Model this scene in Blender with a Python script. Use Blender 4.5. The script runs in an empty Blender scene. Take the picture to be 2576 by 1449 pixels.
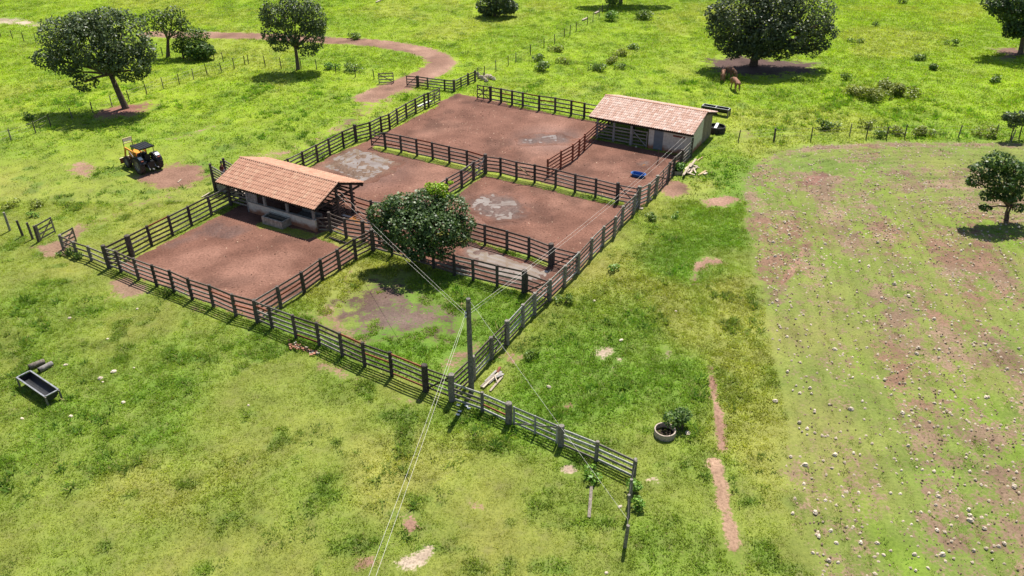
import bpy, math, random
import numpy as np
from mathutils import Vector, Matrix
R_ = math.radians
random.seed(7); rng = np.random.default_rng(7)
S = bpy.context.scene
# ------------------------------------------------------------------ camera, sky, sun, exposure
FPX, PIT, ROLL, CAMH = 2010.96, R_(31.08), R_(0.1156), 28.7      # pixels on a 2576 px wide picture
cam_d = bpy.data.cameras.new('camera'); cam = bpy.data.objects.new('camera', cam_d); S.collection.objects.link(cam)
cam_d.sensor_width = 36; cam_d.lens = 36 * FPX / 2576; cam_d.clip_end = 3000; cam_d.clip_start = 0.5
_fw = Vector((0, math.cos(PIT), -math.sin(PIT))); _up0 = Vector((0, math.sin(PIT), math.cos(PIT))); _x = Vector((1, 0, 0))
_r = _x * math.cos(ROLL) - _up0 * math.sin(ROLL); _u = _x * math.sin(ROLL) + _up0 * math.cos(ROLL)
cam.matrix_world = Matrix(((_r.x, _u.x, -_fw.x, 0), (_r.y, _u.y, -_fw.y, 0), (_r.z, _u.z, -_fw.z, CAMH), (0, 0, 0, 1)))
S.camera = cam
SUN_EL, SUN_AZ = R_(60.5), R_(17.5)            # azimuth from +Y towards +X
w = bpy.data.worlds.new('World'); S.world = w; w.use_nodes = True
nt = w.node_tree; bg = nt.nodes['Background']; sky = nt.nodes.new('ShaderNodeTexSky'); sky.sky_type = 'NISHITA'
sky.sun_disc = False; sky.sun_elevation = SUN_EL; sky.sun_rotation = SUN_AZ
nt.links.new(sky.outputs[0], bg.inputs[0]); bg.inputs[1].default_value = 0.075
sd = bpy.data.lights.new('sun', 'SUN'); sd.energy = 5.0; sd.angle = R_(0.53); sd.color = (1.0, 0.955, 0.88)
sun = bpy.data.objects.new('sun', sd); S.collection.objects.link(sun)
sdir = Vector((math.sin(SUN_AZ) * math.cos(SUN_EL), math.cos(SUN_AZ) * math.cos(SUN_EL), math.sin(SUN_EL)))
sun.rotation_euler = (-sdir).to_track_quat('-Z', 'Y').to_euler(); sun.location = sdir * 200
S.view_settings.view_transform = 'Standard'; S.view_settings.look = 'None'; S.view_settings.gamma = 1
S.view_settings.exposure = 0.68

# ------------------------------------------------------------------ helpers
C = S.collection
def Tp(i, j, x, y): return (x / 4 + 644 * i, y / 4 + 362.25 * j)
def ray(p):
    u = p[0] - 1288; v = p[1] - 724.5
    c, s = math.cos(ROLL), math.sin(ROLL); u, v = c * u - s * v, s * u + c * v
    return Vector((u, FPX * math.cos(PIT) - v * math.sin(PIT), -FPX * math.sin(PIT) - v * math.cos(PIT)))
def G(p, h=0.0):                                # a point of the picture on the level plane z = h
    d = ray(p); t = (h - CAMH) / d.z; return Vector((d.x * t, d.y * t, h))
def GT(i, j, x, y, h=0.0): return G(Tp(i, j, x, y), h)
def at_depth(p, y):                             # a point of the picture at the distance of a thing standing at y
    d = ray(p); t = y / d.y; return Vector((d.x * t, y, CAMH + d.z * t))
def mpp(y): return (y * math.cos(PIT) + CAMH * math.sin(PIT)) / FPX
AX = Vector((math.cos(R_(-30)), math.sin(R_(-30)), 0)); BX = Vector((0.5, 0.8660254, 0))   # the corral's own axes
def AB(a, b, z=0.0): p = AX * a + BX * b; p.z = z; return p
def ab_of(p): return (p.x * AX.x + p.y * AX.y, p.x * BX.x + p.y * BX.y)

_tab = rng.random((64, 256, 256)).astype(np.float32)
def vn(x, y, s, k=0):
    x = np.asarray(x, float) / s + 1000.3; y = np.asarray(y, float) / s + 1000.7
    xi = np.floor(x).astype(int); yi = np.floor(y).astype(int); fx = x - xi; fy = y - yi
    fx = fx * fx * (3 - 2 * fx); fy = fy * fy * (3 - 2 * fy); t = _tab[k % 64]
    g = lambda a, b: t[a & 255, b & 255]
    return (g(xi, yi) * (1 - fx) + g(xi + 1, yi) * fx) * (1 - fy) + (g(xi, yi + 1) * (1 - fx) + g(xi + 1, yi + 1) * fx) * fy
def fbm(x, y, s, k=0, o=3):
    r = 0; a = 1; n = 0
    for i in range(o): r = r + a * vn(x, y, s / 2 ** i, k + i * 7); n += a; a *= 0.5
    return r / n
def sstep(a, b, x): t = np.clip((x - a) / (b - a), 0, 1); return t * t * (3 - 2 * t)

def tag(o, label=None, cat=None, group=None, kind=None):
    if label: o['label'] = label
    if cat: o['category'] = cat
    if group: o['group'] = group
    if kind: o['kind'] = kind
    return o
def thing(name, loc, label, cat, group=None):
    o = bpy.data.objects.new(name, None); C.objects.link(o); o.location = loc; o.empty_display_size = 0.2
    return tag(o, label, cat, group)
def wloc(o):
    p = Vector((0, 0, 0))
    while o: p += o.location; o = o.parent
    return p
class MB:
    def __init__(s): s.v = []; s.f = []
    def add(s, vs, fs):
        n = len(s.v); s.v += [tuple(v) for v in vs]; s.f += [tuple(i + n for i in f) for f in fs]; return s
    def box(s, c, size, M=None):
        x, y, z = (k / 2 for k in size); c = Vector(c)
        vs = [Vector(p) for p in ((-x, -y, -z), (x, -y, -z), (x, y, -z), (-x, y, -z), (-x, -y, z), (x, -y, z), (x, y, z), (-x, y, z))]
        if M is not None: vs = [M @ v for v in vs]
        return s.add([c + v for v in vs], [(3, 2, 1, 0), (4, 5, 6, 7), (0, 1, 5, 4), (1, 2, 6, 5), (2, 3, 7, 6), (3, 0, 4, 7)])
    def beam(s, p0, p1, w, h, up=(0, 0, 1), tw=0):
        p0 = Vector(p0); p1 = Vector(p1); d = (p1 - p0).normalized(); u = Vector(up)
        if abs(d.dot(u)) > .98: u = Vector((0, 1, 0)) if abs(d.y) < .9 else Vector((1, 0, 0))
        sx = d.cross(u).normalized(); u = sx.cross(d)
        if tw: q = Matrix.Rotation(tw, 3, d); sx = q @ sx; u = q @ u
        vs = []
        for p in (p0, p1):
            for a, b in ((-1, -1), (1, -1), (1, 1), (-1, 1)): vs.append(p + sx * (a * w / 2) + u * (b * h / 2))
        return s.add(vs, [(0, 1, 2, 3), (7, 6, 5, 4), (0, 4, 5, 1), (1, 5, 6, 2), (2, 6, 7, 3), (3, 7, 4, 0)])
    def tube(s, pts, rad, n=8, cap=True, wob=0):
        pts = [Vector(p) for p in pts]; base = len(s.v); m = len(pts)
        if not isinstance(rad, (list, tuple)): rad = [rad] * m
        ref = None
        for i, p in enumerate(pts):
            d = (pts[min(i + 1, m - 1)] - pts[max(i - 1, 0)]).normalized()
            if ref is None:
                ref = Vector((0, 0, 1)) if abs(d.z) < .9 else Vector((1, 0, 0))
            sx = d.cross(ref).normalized(); u = sx.cross(d).normalized(); ref = u
            for k in range(n):
                a = 2 * math.pi * k / n; r = rad[i] * (1 + (random.uniform(-wob, wob) if wob else 0))
                s.v.append(tuple(p + sx * (math.cos(a) * r) + u * (math.sin(a) * r)))
        for i in range(m - 1):
            for k in range(n):
                a = base + i * n + k; b = base + i * n + (k + 1) % n; s.f.append((a, b, b + n, a + n))
        if cap: s.f.append(tuple(base + k for k in reversed(range(n)))); s.f.append(tuple(base + (m - 1) * n + k for k in range(n)))
        return s
    def ring(s, c, axis, prof, n=24):             # lathe of an open profile (r, h) round an axis
        c = Vector(c); ax = Vector(axis).normalized(); t = Vector((0, 0, 1)) if abs(ax.z) < .9 else Vector((1, 0, 0))
        e1 = ax.cross(t).normalized(); e2 = ax.cross(e1); b = len(s.v); m = len(prof)
        for k in range(n):
            a = 2 * math.pi * k / n
            for r, h in prof: s.v.append(tuple(c + (e1 * math.cos(a) + e2 * math.sin(a)) * r + ax * h))
        for k in range(n):
            for i in range(m - 1):
                p = b + k * m + i; q = b + ((k + 1) % n) * m + i; s.f.append((p, q, q + 1, p + 1))
        return s
    def build(s, name, mat, parent=None, smooth=False, flip=False):
        me = bpy.data.meshes.new(name); off = wloc(parent) if parent else None
        if parent is None:
            off = Vector((sum(v[0] for v in s.v) / len(s.v), sum(v[1] for v in s.v) / len(s.v), min(v[2] for v in s.v)))
        me.from_pydata([(v[0] - off.x, v[1] - off.y, v[2] - off.z) for v in s.v], [], s.f)
        if smooth: me.polygons.foreach_set('use_smooth', [True] * len(me.polygons))
        me.materials.append(mat); me.update()
        o = bpy.data.objects.new(name, me); C.objects.link(o)
        if parent: o.parent = parent
        else: o.location = off
        return o
def np_mesh(name, V, F, mat, cols=None, parent=None, smooth=False, off=None):
    V = np.asarray(V, np.float32); F = np.asarray(F, np.int32); k = F.shape[1]
    if off is not None: V = V - np.array(off, np.float32)
    me = bpy.data.meshes.new(name); me.vertices.add(len(V)); me.vertices.foreach_set('co', V.ravel())
    me.loops.add(F.size); me.loops.foreach_set('vertex_index', F.ravel())
    me.polygons.add(len(F)); me.polygons.foreach_set('loop_start', np.arange(0, F.size, k, dtype=np.int32))
    if smooth: me.polygons.foreach_set('use_smooth', np.ones(len(F), bool))
    me.update(calc_edges=True)
    for nm, c in (cols or {}).items():
        if c.ndim == 1:
            a = me.attributes.new(nm, 'FLOAT', 'POINT'); a.data.foreach_set('value', c.astype(np.float32))
        else:
            a = me.attributes.new(nm, 'FLOAT_COLOR', 'POINT')
            a.data.foreach_set('color', np.concatenate([c, np.ones((len(c), 1))], 1).astype(np.float32).ravel())
    me.materials.append(mat)
    o = bpy.data.objects.new(name, me); C.objects.link(o)
    if parent: o.parent = parent
    elif off is not None: o.location = off
    return o

# ------------------------------------------------------------------ materials
def mat_new(name):
    m = bpy.data.materials.new(name); m.use_nodes = True; t = m.node_tree; return m, t, t.nodes['Principled BSDF'], t.nodes['Material Output']
def N(t, typ, **kw):
    n = t.nodes.new(typ)
    for k, v in kw.items(): setattr(n, k, v)
    return n
def noise(t, scale, detail=4, rough=.55, coord='Object', vec=None):
    n = N(t, 'ShaderNodeTexNoise'); n.inputs['Scale'].default_value = scale; n.inputs['Detail'].default_value = detail; n.inputs['Roughness'].default_value = rough
    if vec is None:
        tc = N(t, 'ShaderNodeTexCoord'); vec = tc.outputs[coord]
    t.links.new(vec, n.inputs['Vector']); return n
def ramp(t, fac, stops):
    r = N(t, 'ShaderNodeValToRGB'); e = r.color_ramp.elements
    while len(e) < len(stops): e.new(0.5)
    for x, (p, c) in zip(e, stops): x.position = p; x.color = (*c, 1) if len(c) == 3 else c
    t.links.new(fac, r.inputs[0]); return r
def mixc(t, f, a, b, bt='MIX'):
    m = N(t, 'ShaderNodeMix', data_type='RGBA', blend_type=bt)
    for sock, v in ((m.inputs[0], f), (m.inputs[6], a), (m.inputs[7], b)):
        if isinstance(v, (int, float)): sock.default_value = v
        elif isinstance(v, tuple): sock.default_value = (*v, 1) if len(v) == 3 else v
        else: t.links.new(v, sock)
    return m.outputs[2]
def math_(t, op, a, b=None, clamp=False):
    m = N(t, 'ShaderNodeMath', operation=op); m.use_clamp = clamp
    for i, v in enumerate((a, b)):
        if v is None: continue
        if isinstance(v, (int, float)): m.inputs[i].default_value = v
        else: t.links.new(v, m.inputs[i])
    return m.outputs[0]
def bump(t, bsdf, h, strength=.3, dist=.02):
    b = N(t, 'ShaderNodeBump'); b.inputs['Strength'].default_value = strength; b.inputs['Distance'].default_value = dist
    t.links.new(h, b.inputs['Height']); t.links.new(b.outputs[0], bsdf.inputs['Normal'])
def simple(name, col, rough=.6, metal=0, var=.25, scale=6, bumps=.15, rand=.0, spec=.4):
    m, t, b, o = mat_new(name)
    n = noise(t, scale, 5); d = tuple(c * (1 - var) for c in col); l = tuple(min(1, c * (1 + var)) for c in col)
    c = ramp(t, n.outputs[0], [(.3, d), (.7, l)]).outputs[0]
    if rand:
        oi = N(t, 'ShaderNodeObjectInfo'); f = math_(t, 'MULTIPLY_ADD', oi.outputs['Random'], 2 * rand)
        f.node.inputs[2].default_value = 1 - rand
        v = N(t, 'ShaderNodeVectorMath', operation='SCALE'); t.links.new(c, v.inputs[0]); t.links.new(f, v.inputs['Scale']); c = v.outputs[0]
    t.links.new(c, b.inputs['Base Color']); b.inputs['Roughness'].default_value = rough; b.inputs['Metallic'].default_value = metal
    b.inputs['Specular IOR Level'].default_value = spec
    if bumps: bump(t, b, n.outputs[0], bumps, .03)
    return m
M = {}
M['post'] = simple('weathered_post', (.085, .07, .06), .85, 0, .5, 9, .5, .35, .15)
M['post_grey'] = simple('grey_post', (.205, .185, .155), .85, 0, .45, 9, .5, .25, .15)
M['rail'] = simple('weathered_rail', (.125, .098, .082), .8, 0, .45, 7, .4, .35, .15)
M['rail_grey'] = simple('grey_rail', (.215, .19, .165), .8, 0, .4, 7, .4, .3, .15)
M['rail_pale'] = simple('pale_rail', (.32, .31, .29), .8, 0, .35, 7, .4, .2, .15)
M['rail_red'] = simple('red_rail', (.21, .07, .04), .7, 0, .35, 7, .3, .3, .2)
M['rail_yellow'] = simple('new_plank', (.42, .30, .17), .7, 0, .3, 7, .3, .25, .2)
M['timber'] = simple('dark_timber', (.05, .038, .03), .85, 0, .4, 8, .4, .25, .15)
M['board'] = simple('old_board', (.27, .25, .23), .85, 0, .35, 8, .4, .2, .15)
M['board_brown'] = simple('brown_board', (.25, .20, .155), .85, 0, .3, 8, .4, .2, .15)
M['log'] = simple('log_bark', (.20, .17, .14), .9, 0, .5, 9, .6, .25, .1)
M['log_end'] = simple('log_end', (.10, .075, .06), .9, 0, .4, 20, .4, 0, .1)
M['plank'] = simple('cut_plank', (.50, .41, .31), .75, 0, .25, 8, .3, .3, .2)
M['stone'] = simple('field_stone', (.56, .47, .36), .9, 0, .3, 7, .4, .25, .1)
M['brick'] = simple('brick_rubble', (.42, .20, .13), .9, 0, .35, 14, .3, .4, .1)
M['concrete'] = simple('concrete', (.34, .29, .24), .9, 0, .45, 5, .4, .1, .1)
M['concrete_pale'] = simple('concrete_pale', (.38, .31, .25), .9, 0, .3, 8, .3, .1, .1)
M['soil'] = simple('dark_soil', (.035, .026, .022), .95, 0, .5, 10, .5, 0, .05)
M['water_dark'] = simple('dark_water', (.028, .03, .026), .08, 0, .2, 3, 0, 0, .5)
M['black'] = simple('black_paint', (.014, .015, .017), .45, 0, .3, 5, .05, 0, .4)
M['blackrub'] = simple('rubber', (.035, .031, .029), .8, 0, .5, 6, .2, 0, .25)
M['tub'] = simple('black_tub', (.022, .023, .025), .5, 0, .4, 6, .1, 0, .4)
M['dust_tyre'] = simple('dusty_tyre', (.07, .055, .047), .9, 0, .45, 7, .2, 0, .15)
M['rim'] = simple('grey_rim', (.23, .21, .19), .7, .2, .3, 8, .1, 0, .3)
M['yellow'] = simple('yellow_paint', (.62, .27, .03), .5, 0, .2, 5, .05, 0, .4)
M['cream'] = simple('cream_paint', (.68, .58, .36), .6, 0, .15, 5, .05, 0, .3)
M['white'] = simple('white_paint', (.72, .72, .70), .55, 0, .12, 5, .05, 0, .3)
M['greyplastic'] = simple('grey_plate', (.66, .66, .66), .5, 0, .1, 5, 0, 0, .4)
M['steel'] = simple('steel', (.33, .33, .34), .45, .6, .3, 8, .1, 0, .5)
M['blue'] = simple('blue_tub', (.012, .10, .33), .4, 0, .2, 6, .05, 0, .5)
M['door'] = simple('grey_door', (.17, .20, .22), .5, 0, .12, 4, .1, 0, .4)
M['vent'] = simple('vent_brick', (.23, .075, .05), .85, 0, .35, 20, .3, .2, .1)
M['wire'] = simple('wire', (.62, .58, .52), .5, .0, .1, 5, 0, 0, .3)
M['wire_rust'] = simple('fence_wire', (.2, .18, .16), .6, .3, .1, 5, 0, 0, .3)
M['pole'] = simple('pole_wood', (.15, .14, .125), .85, 0, .45, 6, .5, 0, .15)
M['bark'] = simple('bark', (.13, .095, .07), .92, 0, .45, 6, .6, .2, .1)
M['skin'] = simple('skin', (.30, .16, .10), .55, 0, .08, 5, 0, 0, .3)
M['hair'] = simple('hair', (.012, .009, .008), .5, 0, .2, 20, .2, 0, .3)
M['maroon'] = simple('maroon_cloth', (.17, .018, .035), .85, 0, .2, 9, .2, 0, .1)
M['denim'] = simple('denim', (.09, .13, .20), .85, 0, .2, 9, .2, 0, .1)
M['hide'] = simple('tan_hide', (.25, .125, .08), .75, 0, .25, 2.2, .1, .15, .2)
M['horn'] = simple('horn', (.45, .38, .3), .6, 0, .2, 6, 0, 0, .3)
M['leather'] = simple('black_seat', (.02, .02, .02), .6, 0, .2, 6, 0, 0, .3)

def leaf_mat(name, trans=.3, rough=.45, spec=.35):
    m, t, b, o = mat_new(name)
    a = N(t, 'ShaderNodeAttribute', attribute_name='col'); t.links.new(a.outputs['Color'], b.inputs['Base Color'])
    b.inputs['Roughness'].default_value = rough; b.inputs['Specular IOR Level'].default_value = spec
    tr = N(t, 'ShaderNodeBsdfTranslucent'); mx = N(t, 'ShaderNodeMixShader'); mx.inputs[0].default_value = trans
    c2 = mixc(t, 1.0, a.outputs['Color'], (1.25, 1.25, .5), 'MULTIPLY'); t.links.new(c2, tr.inputs['Color'])
    t.links.new(b.outputs[0], mx.inputs[1]); t.links.new(tr.outputs[0], mx.inputs[2]); t.links.new(mx.outputs[0], o.inputs['Surface'])
    return m
M['leaf'] = leaf_mat('leaf'); M['grass'] = leaf_mat('grass_blade', .42, .6, .15)

def tile_mat(name, cols, attr):
    m, t, b, o = mat_new(name)
    if attr: r = N(t, 'ShaderNodeAttribute', attribute_name='tint').outputs['Fac']
    else: r = N(t, 'ShaderNodeObjectInfo').outputs['Random']
    c = mixc(t, .22, ramp(t, r, [(k / (len(cols) - 1), c) for k, c in enumerate(cols)]).outputs[0], (.46, .34, .28))
    g = N(t, 'ShaderNodeNewGeometry'); n = noise(t, 3.5, 6, .65, vec=g.outputs['Position'])
    c = mixc(t, ramp(t, n.outputs[0], [(.52, (0, 0, 0)), (.8, (.3, .3, .3))]).outputs[0], c, (.22, .14, .11))
    t.links.new(c, b.inputs['Base Color']); b.inputs['Roughness'].default_value = .85; b.inputs['Specular IOR Level'].default_value = .15
    return m
TC1 = [(.50, .255, .16), (.54, .29, .185), (.46, .22, .135), (.58, .33, .215), (.51, .265, .165), (.43, .20, .12), (.60, .37, .24)]
TC2 = [(.50, .32, .25), (.60, .45, .38), (.43, .25, .185), (.64, .51, .44), (.55, .37, .30), (.45, .27, .20), (.66, .54, .48)]
M['tile1'] = tile_mat('terracotta', TC1, False); M['tile1s'] = tile_mat('terracotta_rest', TC1, True)
M['tile2'] = tile_mat('faded_terracotta', TC2, False); M['tile2s'] = tile_mat('faded_terracotta_rest', TC2, True)

def plaster():
    m, t, b, o = mat_new('stained_plaster')
    g = N(t, 'ShaderNodeNewGeometry'); sp = N(t, 'ShaderNodeSeparateXYZ'); t.links.new(g.outputs['Position'], sp.inputs[0])
    n = noise(t, 1.6, 6, .65, vec=g.outputs['Position']); n2 = noise(t, 5, 5, .6, vec=g.outputs['Position'])
    base = ramp(t, n2.outputs[0], [(.3, (.50, .44, .36)), (.6, (.66, .60, .51)), (.8, (.70, .66, .58))]).outputs[0]
    e = math_(t, 'MULTIPLY', n.outputs[0], 1.5)
    h = math_(t, 'MULTIPLY', sp.outputs['Z'], 1.3)
    f = math_(t, 'SUBTRACT', e, h)                      # splashed soil, thrown up unevenly from the yard
    f = ramp(t, f, [(.0, (0, 0, 0)), (.55, (1, 1, 1))]).outputs[0]
    c = mixc(t, f, base, (.34, .155, .09))
    t.links.new(c, b.inputs['Base Color']); b.inputs['Roughness'].default_value = .9; b.inputs['Specular IOR Level'].default_value = .1
    bump(t, b, n2.outputs[0], .3, .02); return m
M['plaster'] = plaster()

def ground_mat():
    m, t, b, o = mat_new('pasture_ground')
    A_ = lambda n: N(t, 'ShaderNodeAttribute', attribute_name=n)
    g = N(t, 'ShaderNodeNewGeometry'); P = g.outputs['Position']
    d = A_('dirt').outputs['Fac']; gc = A_('gcol').outputs['Color']; dc = A_('dcol').outputs['Color']
    n1 = noise(t, 1.1, 7, .68, vec=P); n2 = noise(t, 6, 6, .7, vec=P); n3 = noise(t, .35, 4, .6, vec=P)
    f = math_(t, 'ADD', d, math_(t, 'MULTIPLY', math_(t, 'SUBTRACT', n1.outputs[0], .5), 1.35))
    f = math_(t, 'ADD', f, math_(t, 'MULTIPLY', math_(t, 'SUBTRACT', n2.outputs[0], .5), 1.1))
    mask = ramp(t, f, [(.42, (0, 0, 0)), (.60, (1, 1, 1))]).outputs[0]
    grass = mixc(t, 1.0, gc, ramp(t, n2.outputs[0], [(.3, (.55, .57, .45)), (.5, (.85, .85, .8)), (.72, (1.1, 1.05, 1))]).outputs[0], 'MULTIPLY')
    grass = mixc(t, ramp(t, n1.outputs[0], [(.5, (0, 0, 0)), (.75, (.5, .5, .5))]).outputs[0], grass, (.15, .125, .06))
    dirt = mixc(t, 1.0, dc, ramp(t, n2.outputs[0], [(.28, (.5, .46, .44)), (.5, (1, 1, 1)), (.72, (1.4, 1.42, 1.42))]).outputs[0], 'MULTIPLY')
    dirt = mixc(t, 1.0, dirt, ramp(t, n3.outputs[0], [(.35, (.72, .69, .67)), (.65, (1.15, 1.16, 1.17))]).outputs[0], 'MULTIPLY')
    t.links.new(mixc(t, mask, grass, dirt), b.inputs['Base Color'])
    wet = A_('wet').outputs['Fac']
    t.links.new(math_(t, 'MULTIPLY_ADD', wet, -.5), b.inputs['Roughness']); b.inputs['Roughness'].links[0].from_node.inputs[2].default_value = .95
    b.inputs['Specular IOR Level'].default_value = .25
    bump(t, b, n2.outputs[0], .55, .06); return m
M['ground'] = ground_mat()
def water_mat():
    m, t, b, o = mat_new('muddy_water_painted_sheen'); n = noise(t, .6, 4)
    t.links.new(ramp(t, n.outputs[0], [(.35, (.19, .135, .095)), (.65, (.27, .225, .185))]).outputs[0], b.inputs['Base Color'])  # muddy brown, made paler to paint in the reflection of bright clouds
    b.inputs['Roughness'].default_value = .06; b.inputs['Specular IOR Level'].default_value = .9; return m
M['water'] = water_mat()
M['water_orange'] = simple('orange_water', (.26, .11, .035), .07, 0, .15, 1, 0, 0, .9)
M['mud'] = simple('trodden_mud', (.105, .058, .043), .6, 0, .45, 3, .5, 0, .3)
M['mud_tan'] = simple('tan_mud', (.15, .085, .05), .6, 0, .4, 3, .5, 0, .3)

# ------------------------------------------------------------------ ground: what grows where
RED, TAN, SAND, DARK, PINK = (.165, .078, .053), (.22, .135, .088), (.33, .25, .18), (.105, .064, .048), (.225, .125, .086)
g2 = lambda pts: [G(p).xy for p in pts]
abp = lambda pts: [AB(*p).xy for p in pts]
POLY = []      # (points, softness, strength, colour)
POLY += [(abp([(-51.0, 29.3), (-35.9, 29.3), (-35.8, 41.0), (-20.9, 41.0), (-21.0, 70.6), (-31.4, 70.6), (-31.4, 75.6), (-51.3, 76.2), (-51.2, 60)]), .5, 1.0, RED),
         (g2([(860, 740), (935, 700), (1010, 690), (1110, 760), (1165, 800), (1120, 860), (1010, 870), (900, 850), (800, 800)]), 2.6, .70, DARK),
         (g2([(725, 790), (860, 750), (930, 850), (1000, 890), (930, 900), (800, 840)]), 1.5, .55, TAN),
         (g2([(1010, 895), (1130, 930), (1190, 905), (1250, 850), (1200, 850), (1090, 900)]), 1.2, .6, TAN),
         (g2([(1385, 505), (1440, 498), (1530, 515), (1565, 540), (1480, 545), (1400, 530)]), 1.2, 1.0, (.30, .21, .125)),
         (g2([(1985, 455), (2060, 425), (2100, 440), (2090, 470), (2010, 475)]), 1.2, .85, (.22, .12, .088)),
         (g2([(345, 445), (420, 415), (500, 412), (520, 440), (470, 475), (400, 480)]), 1.2, .9, PINK),
         (g2([(165, 415), (210, 402), (240, 420), (225, 445), (185, 440)]), .9, .8, PINK),
         (g2([(390, 478), (440, 470), (460, 500), (400, 520), (380, 500)]), 1.4, .5, TAN),
         (g2([(75, 620), (150, 605), (200, 560), (215, 580), (160, 640), (120, 645)]), .8, .9, TAN),
         (g2([(270, 705), (330, 695), (390, 735), (330, 752), (285, 745)]), .8, .85, TAN),
         (g2([(430, 765), (560, 800), (640, 850), (620, 830), (500, 770)]), .8, .7, TAN),
         (g2([(800, 905), (930, 950), (900, 965), (800, 930)]), .7, .7, TAN),
         (g2([(1010, 990), (1120, 1020), (1090, 1030), (1010, 1010)]), .8, .7, TAN),
         (g2([(730, 380), (800, 340), (900, 270), (1000, 215), (1060, 205), (1090, 215), (1010, 250), (920, 300), (830, 352)]), 2.6, .62, PINK),
         (g2([(640, 385), (730, 370), (790, 350), (720, 400), (650, 410)]), 1.5, .6, PINK),
         (g2([(215, 285), (300, 262), (385, 255), (360, 285), (290, 300), (230, 300)]), 1.6, .85, (.23, .11, .08)),
         (g2([(1770, 150), (1860, 140), (1960, 150), (2065, 155), (2055, 185), (1900, 195), (1800, 180)]), 2.5, .9, (.085, .05, .042)),  # bare soil under the huge tree, darkened to paint in its crown's shade
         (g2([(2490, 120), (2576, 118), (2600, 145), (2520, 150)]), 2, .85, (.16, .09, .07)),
         (g2([(1735, 660), (1775, 645), (1815, 650), (1835, 668), (1790, 668), (1765, 690), (1755, 720), (1735, 720)]), .6, .85, PINK),
         (g2([(1660, 465), (1690, 455), (1735, 465), (1730, 485), (1695, 500), (1665, 485)]), .7, .95, PINK),
         (g2([(1760, 500), (1830, 490), (1880, 505), (1820, 520), (1770, 520)]), .9, .8, PINK),
         (g2([(1502, 882), (1530, 872), (1548, 880), (1515, 905), (1502, 902)]), .5, .9, SAND),
         (g2([(1510, 960), (1525, 935), (1560, 895), (1568, 900), (1540, 940), (1520, 968)]), .5, .7, SAND),
         (g2([(1668, 872), (1682, 870), (1690, 890), (1682, 898)]), .4, .9, SAND), (g2([(1690, 930), (1704, 938), (1712, 958), (1695, 945)]), .4, .8, SAND),
         (g2([(1265, 895), (1290, 885), (1308, 900), (1295, 915), (1265, 912)]), .6, .9, PINK),
         (g2([(985, 1420), (1040, 1390), (1095, 1365), (1090, 1395), (1060, 1432), (1000, 1434)]), .45, .95, SAND),
         (g2([(897, 1408), (940, 1400), (955, 1415), (935, 1435), (900, 1430)]), .45, .85, PINK),
         (g2([(1010, 1300), (1045, 1290), (1052, 1320), (1030, 1345), (1012, 1320)]), .4, .9, PINK), (g2([(900, 1293), (955, 1310), (950, 1320), (910, 1308)]), .4, .8, PINK),
         (g2([(1185, 1272), (1205, 1262), (1220, 1275), (1203, 1295)]), .4, .85, PINK), (g2([(1402, 1170), (1440, 1167), (1452, 1187), (1415, 1193)]), .3, .95, SAND),
         (g2([(1630, 1203), (1645, 1200), (1660, 1210), (1645, 1216)]), .4, .8, SAND), (g2([(1410, 1020), (1440, 1012), (1450, 1022), (1420, 1034)]), .4, .8, PINK),
         (g2([(1860, 325), (1900, 330), (1905, 352), (1865, 350)]), 1.2, .7, TAN), (g2([(-20, 40), (40, 45), (110, 62), (100, 70), (30, 60), (-20, 58)]), 1.5, .95, SAND),
         (g2([(110, 330), (200, 300), (230, 310), (130, 345)]), 1.4, .45, TAN), (g2([(410, 350), (560, 305), (575, 312), (430, 360)]), 1.2, .55, TAN),
         (g2([(1110, 745), (1175, 760), (1165, 775), (1120, 762)]), .7, .7, TAN), (g2([(855, 705), (890, 670), (900, 675), (865, 712)]), .5, .8, TAN)]
LINE = [(g2([(380, 86), (530, 88), (670, 92), (810, 100), (950, 108), (1050, 125), (1100, 143), (1112, 158), (1090, 178), (1040, 200), (980, 222), (930, 245)]), 1.9, 1.0, .95, PINK),
        (g2([(1786, 925), (1795, 980), (1810, 1060), (1815, 1130)]), .22, .35, .95, PINK), (g2([(1796, 1162), (1815, 1225), (1830, 1300), (1843, 1370)]), .34, .35, .98, (.32, .205, .135)),
        (g2([(1843, 1380), (1865, 1430), (1890, 1470)]), .2, .6, .7, PINK), (g2([(2020, 628), (2010, 655), (1985, 690), (1965, 715)]), .22, .4, .95, PINK), (g2([(1950, 620), (1930, 655), (1915, 680)]), .2, .5, .8, PINK), (g2([(2125, 535), (2160, 548), (2210, 545)]), .1, .4, .8, TAN), (g2([(150, 600), (250, 560), (330, 510), (420, 500)]), .5, 1.5, .6, TAN)]
FIELD = g2([(1990, 1700), (2000, 1449), (1950, 1150), (1895, 800), (1880, 600), (1850, 480), (1860, 420), (1920, 385), (2030, 360), (2200, 352), (2620, 352), (3000, 372), (3200, 800), (3200, 1700)])
FEDGE = g2([(1990, 1800), (2000, 1449), (1950, 1150), (1895, 800), (1880, 600), (1850, 480), (1860, 420), (1920, 385), (2030, 360), (2200, 352), (2620, 352), (3000, 372)])
FRINGE = []    # grass left standing under fence rails: filled in below
def seg_d(x, y, p, q):
    dx, dy = q[0] - p[0], q[1] - p[1]; t = np.clip(((x - p[0]) * dx + (y - p[1]) * dy) / (dx * dx + dy * dy + 1e-9), 0, 1)
    return np.hypot(x - p[0] - t * dx, y - p[1] - t * dy)
def line_d(x, y, pts):
    r = np.full(np.shape(x), 1e9)
    for p, q in zip(pts, pts[1:]): r = np.minimum(r, seg_d(x, y, p, q))
    return r
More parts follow.
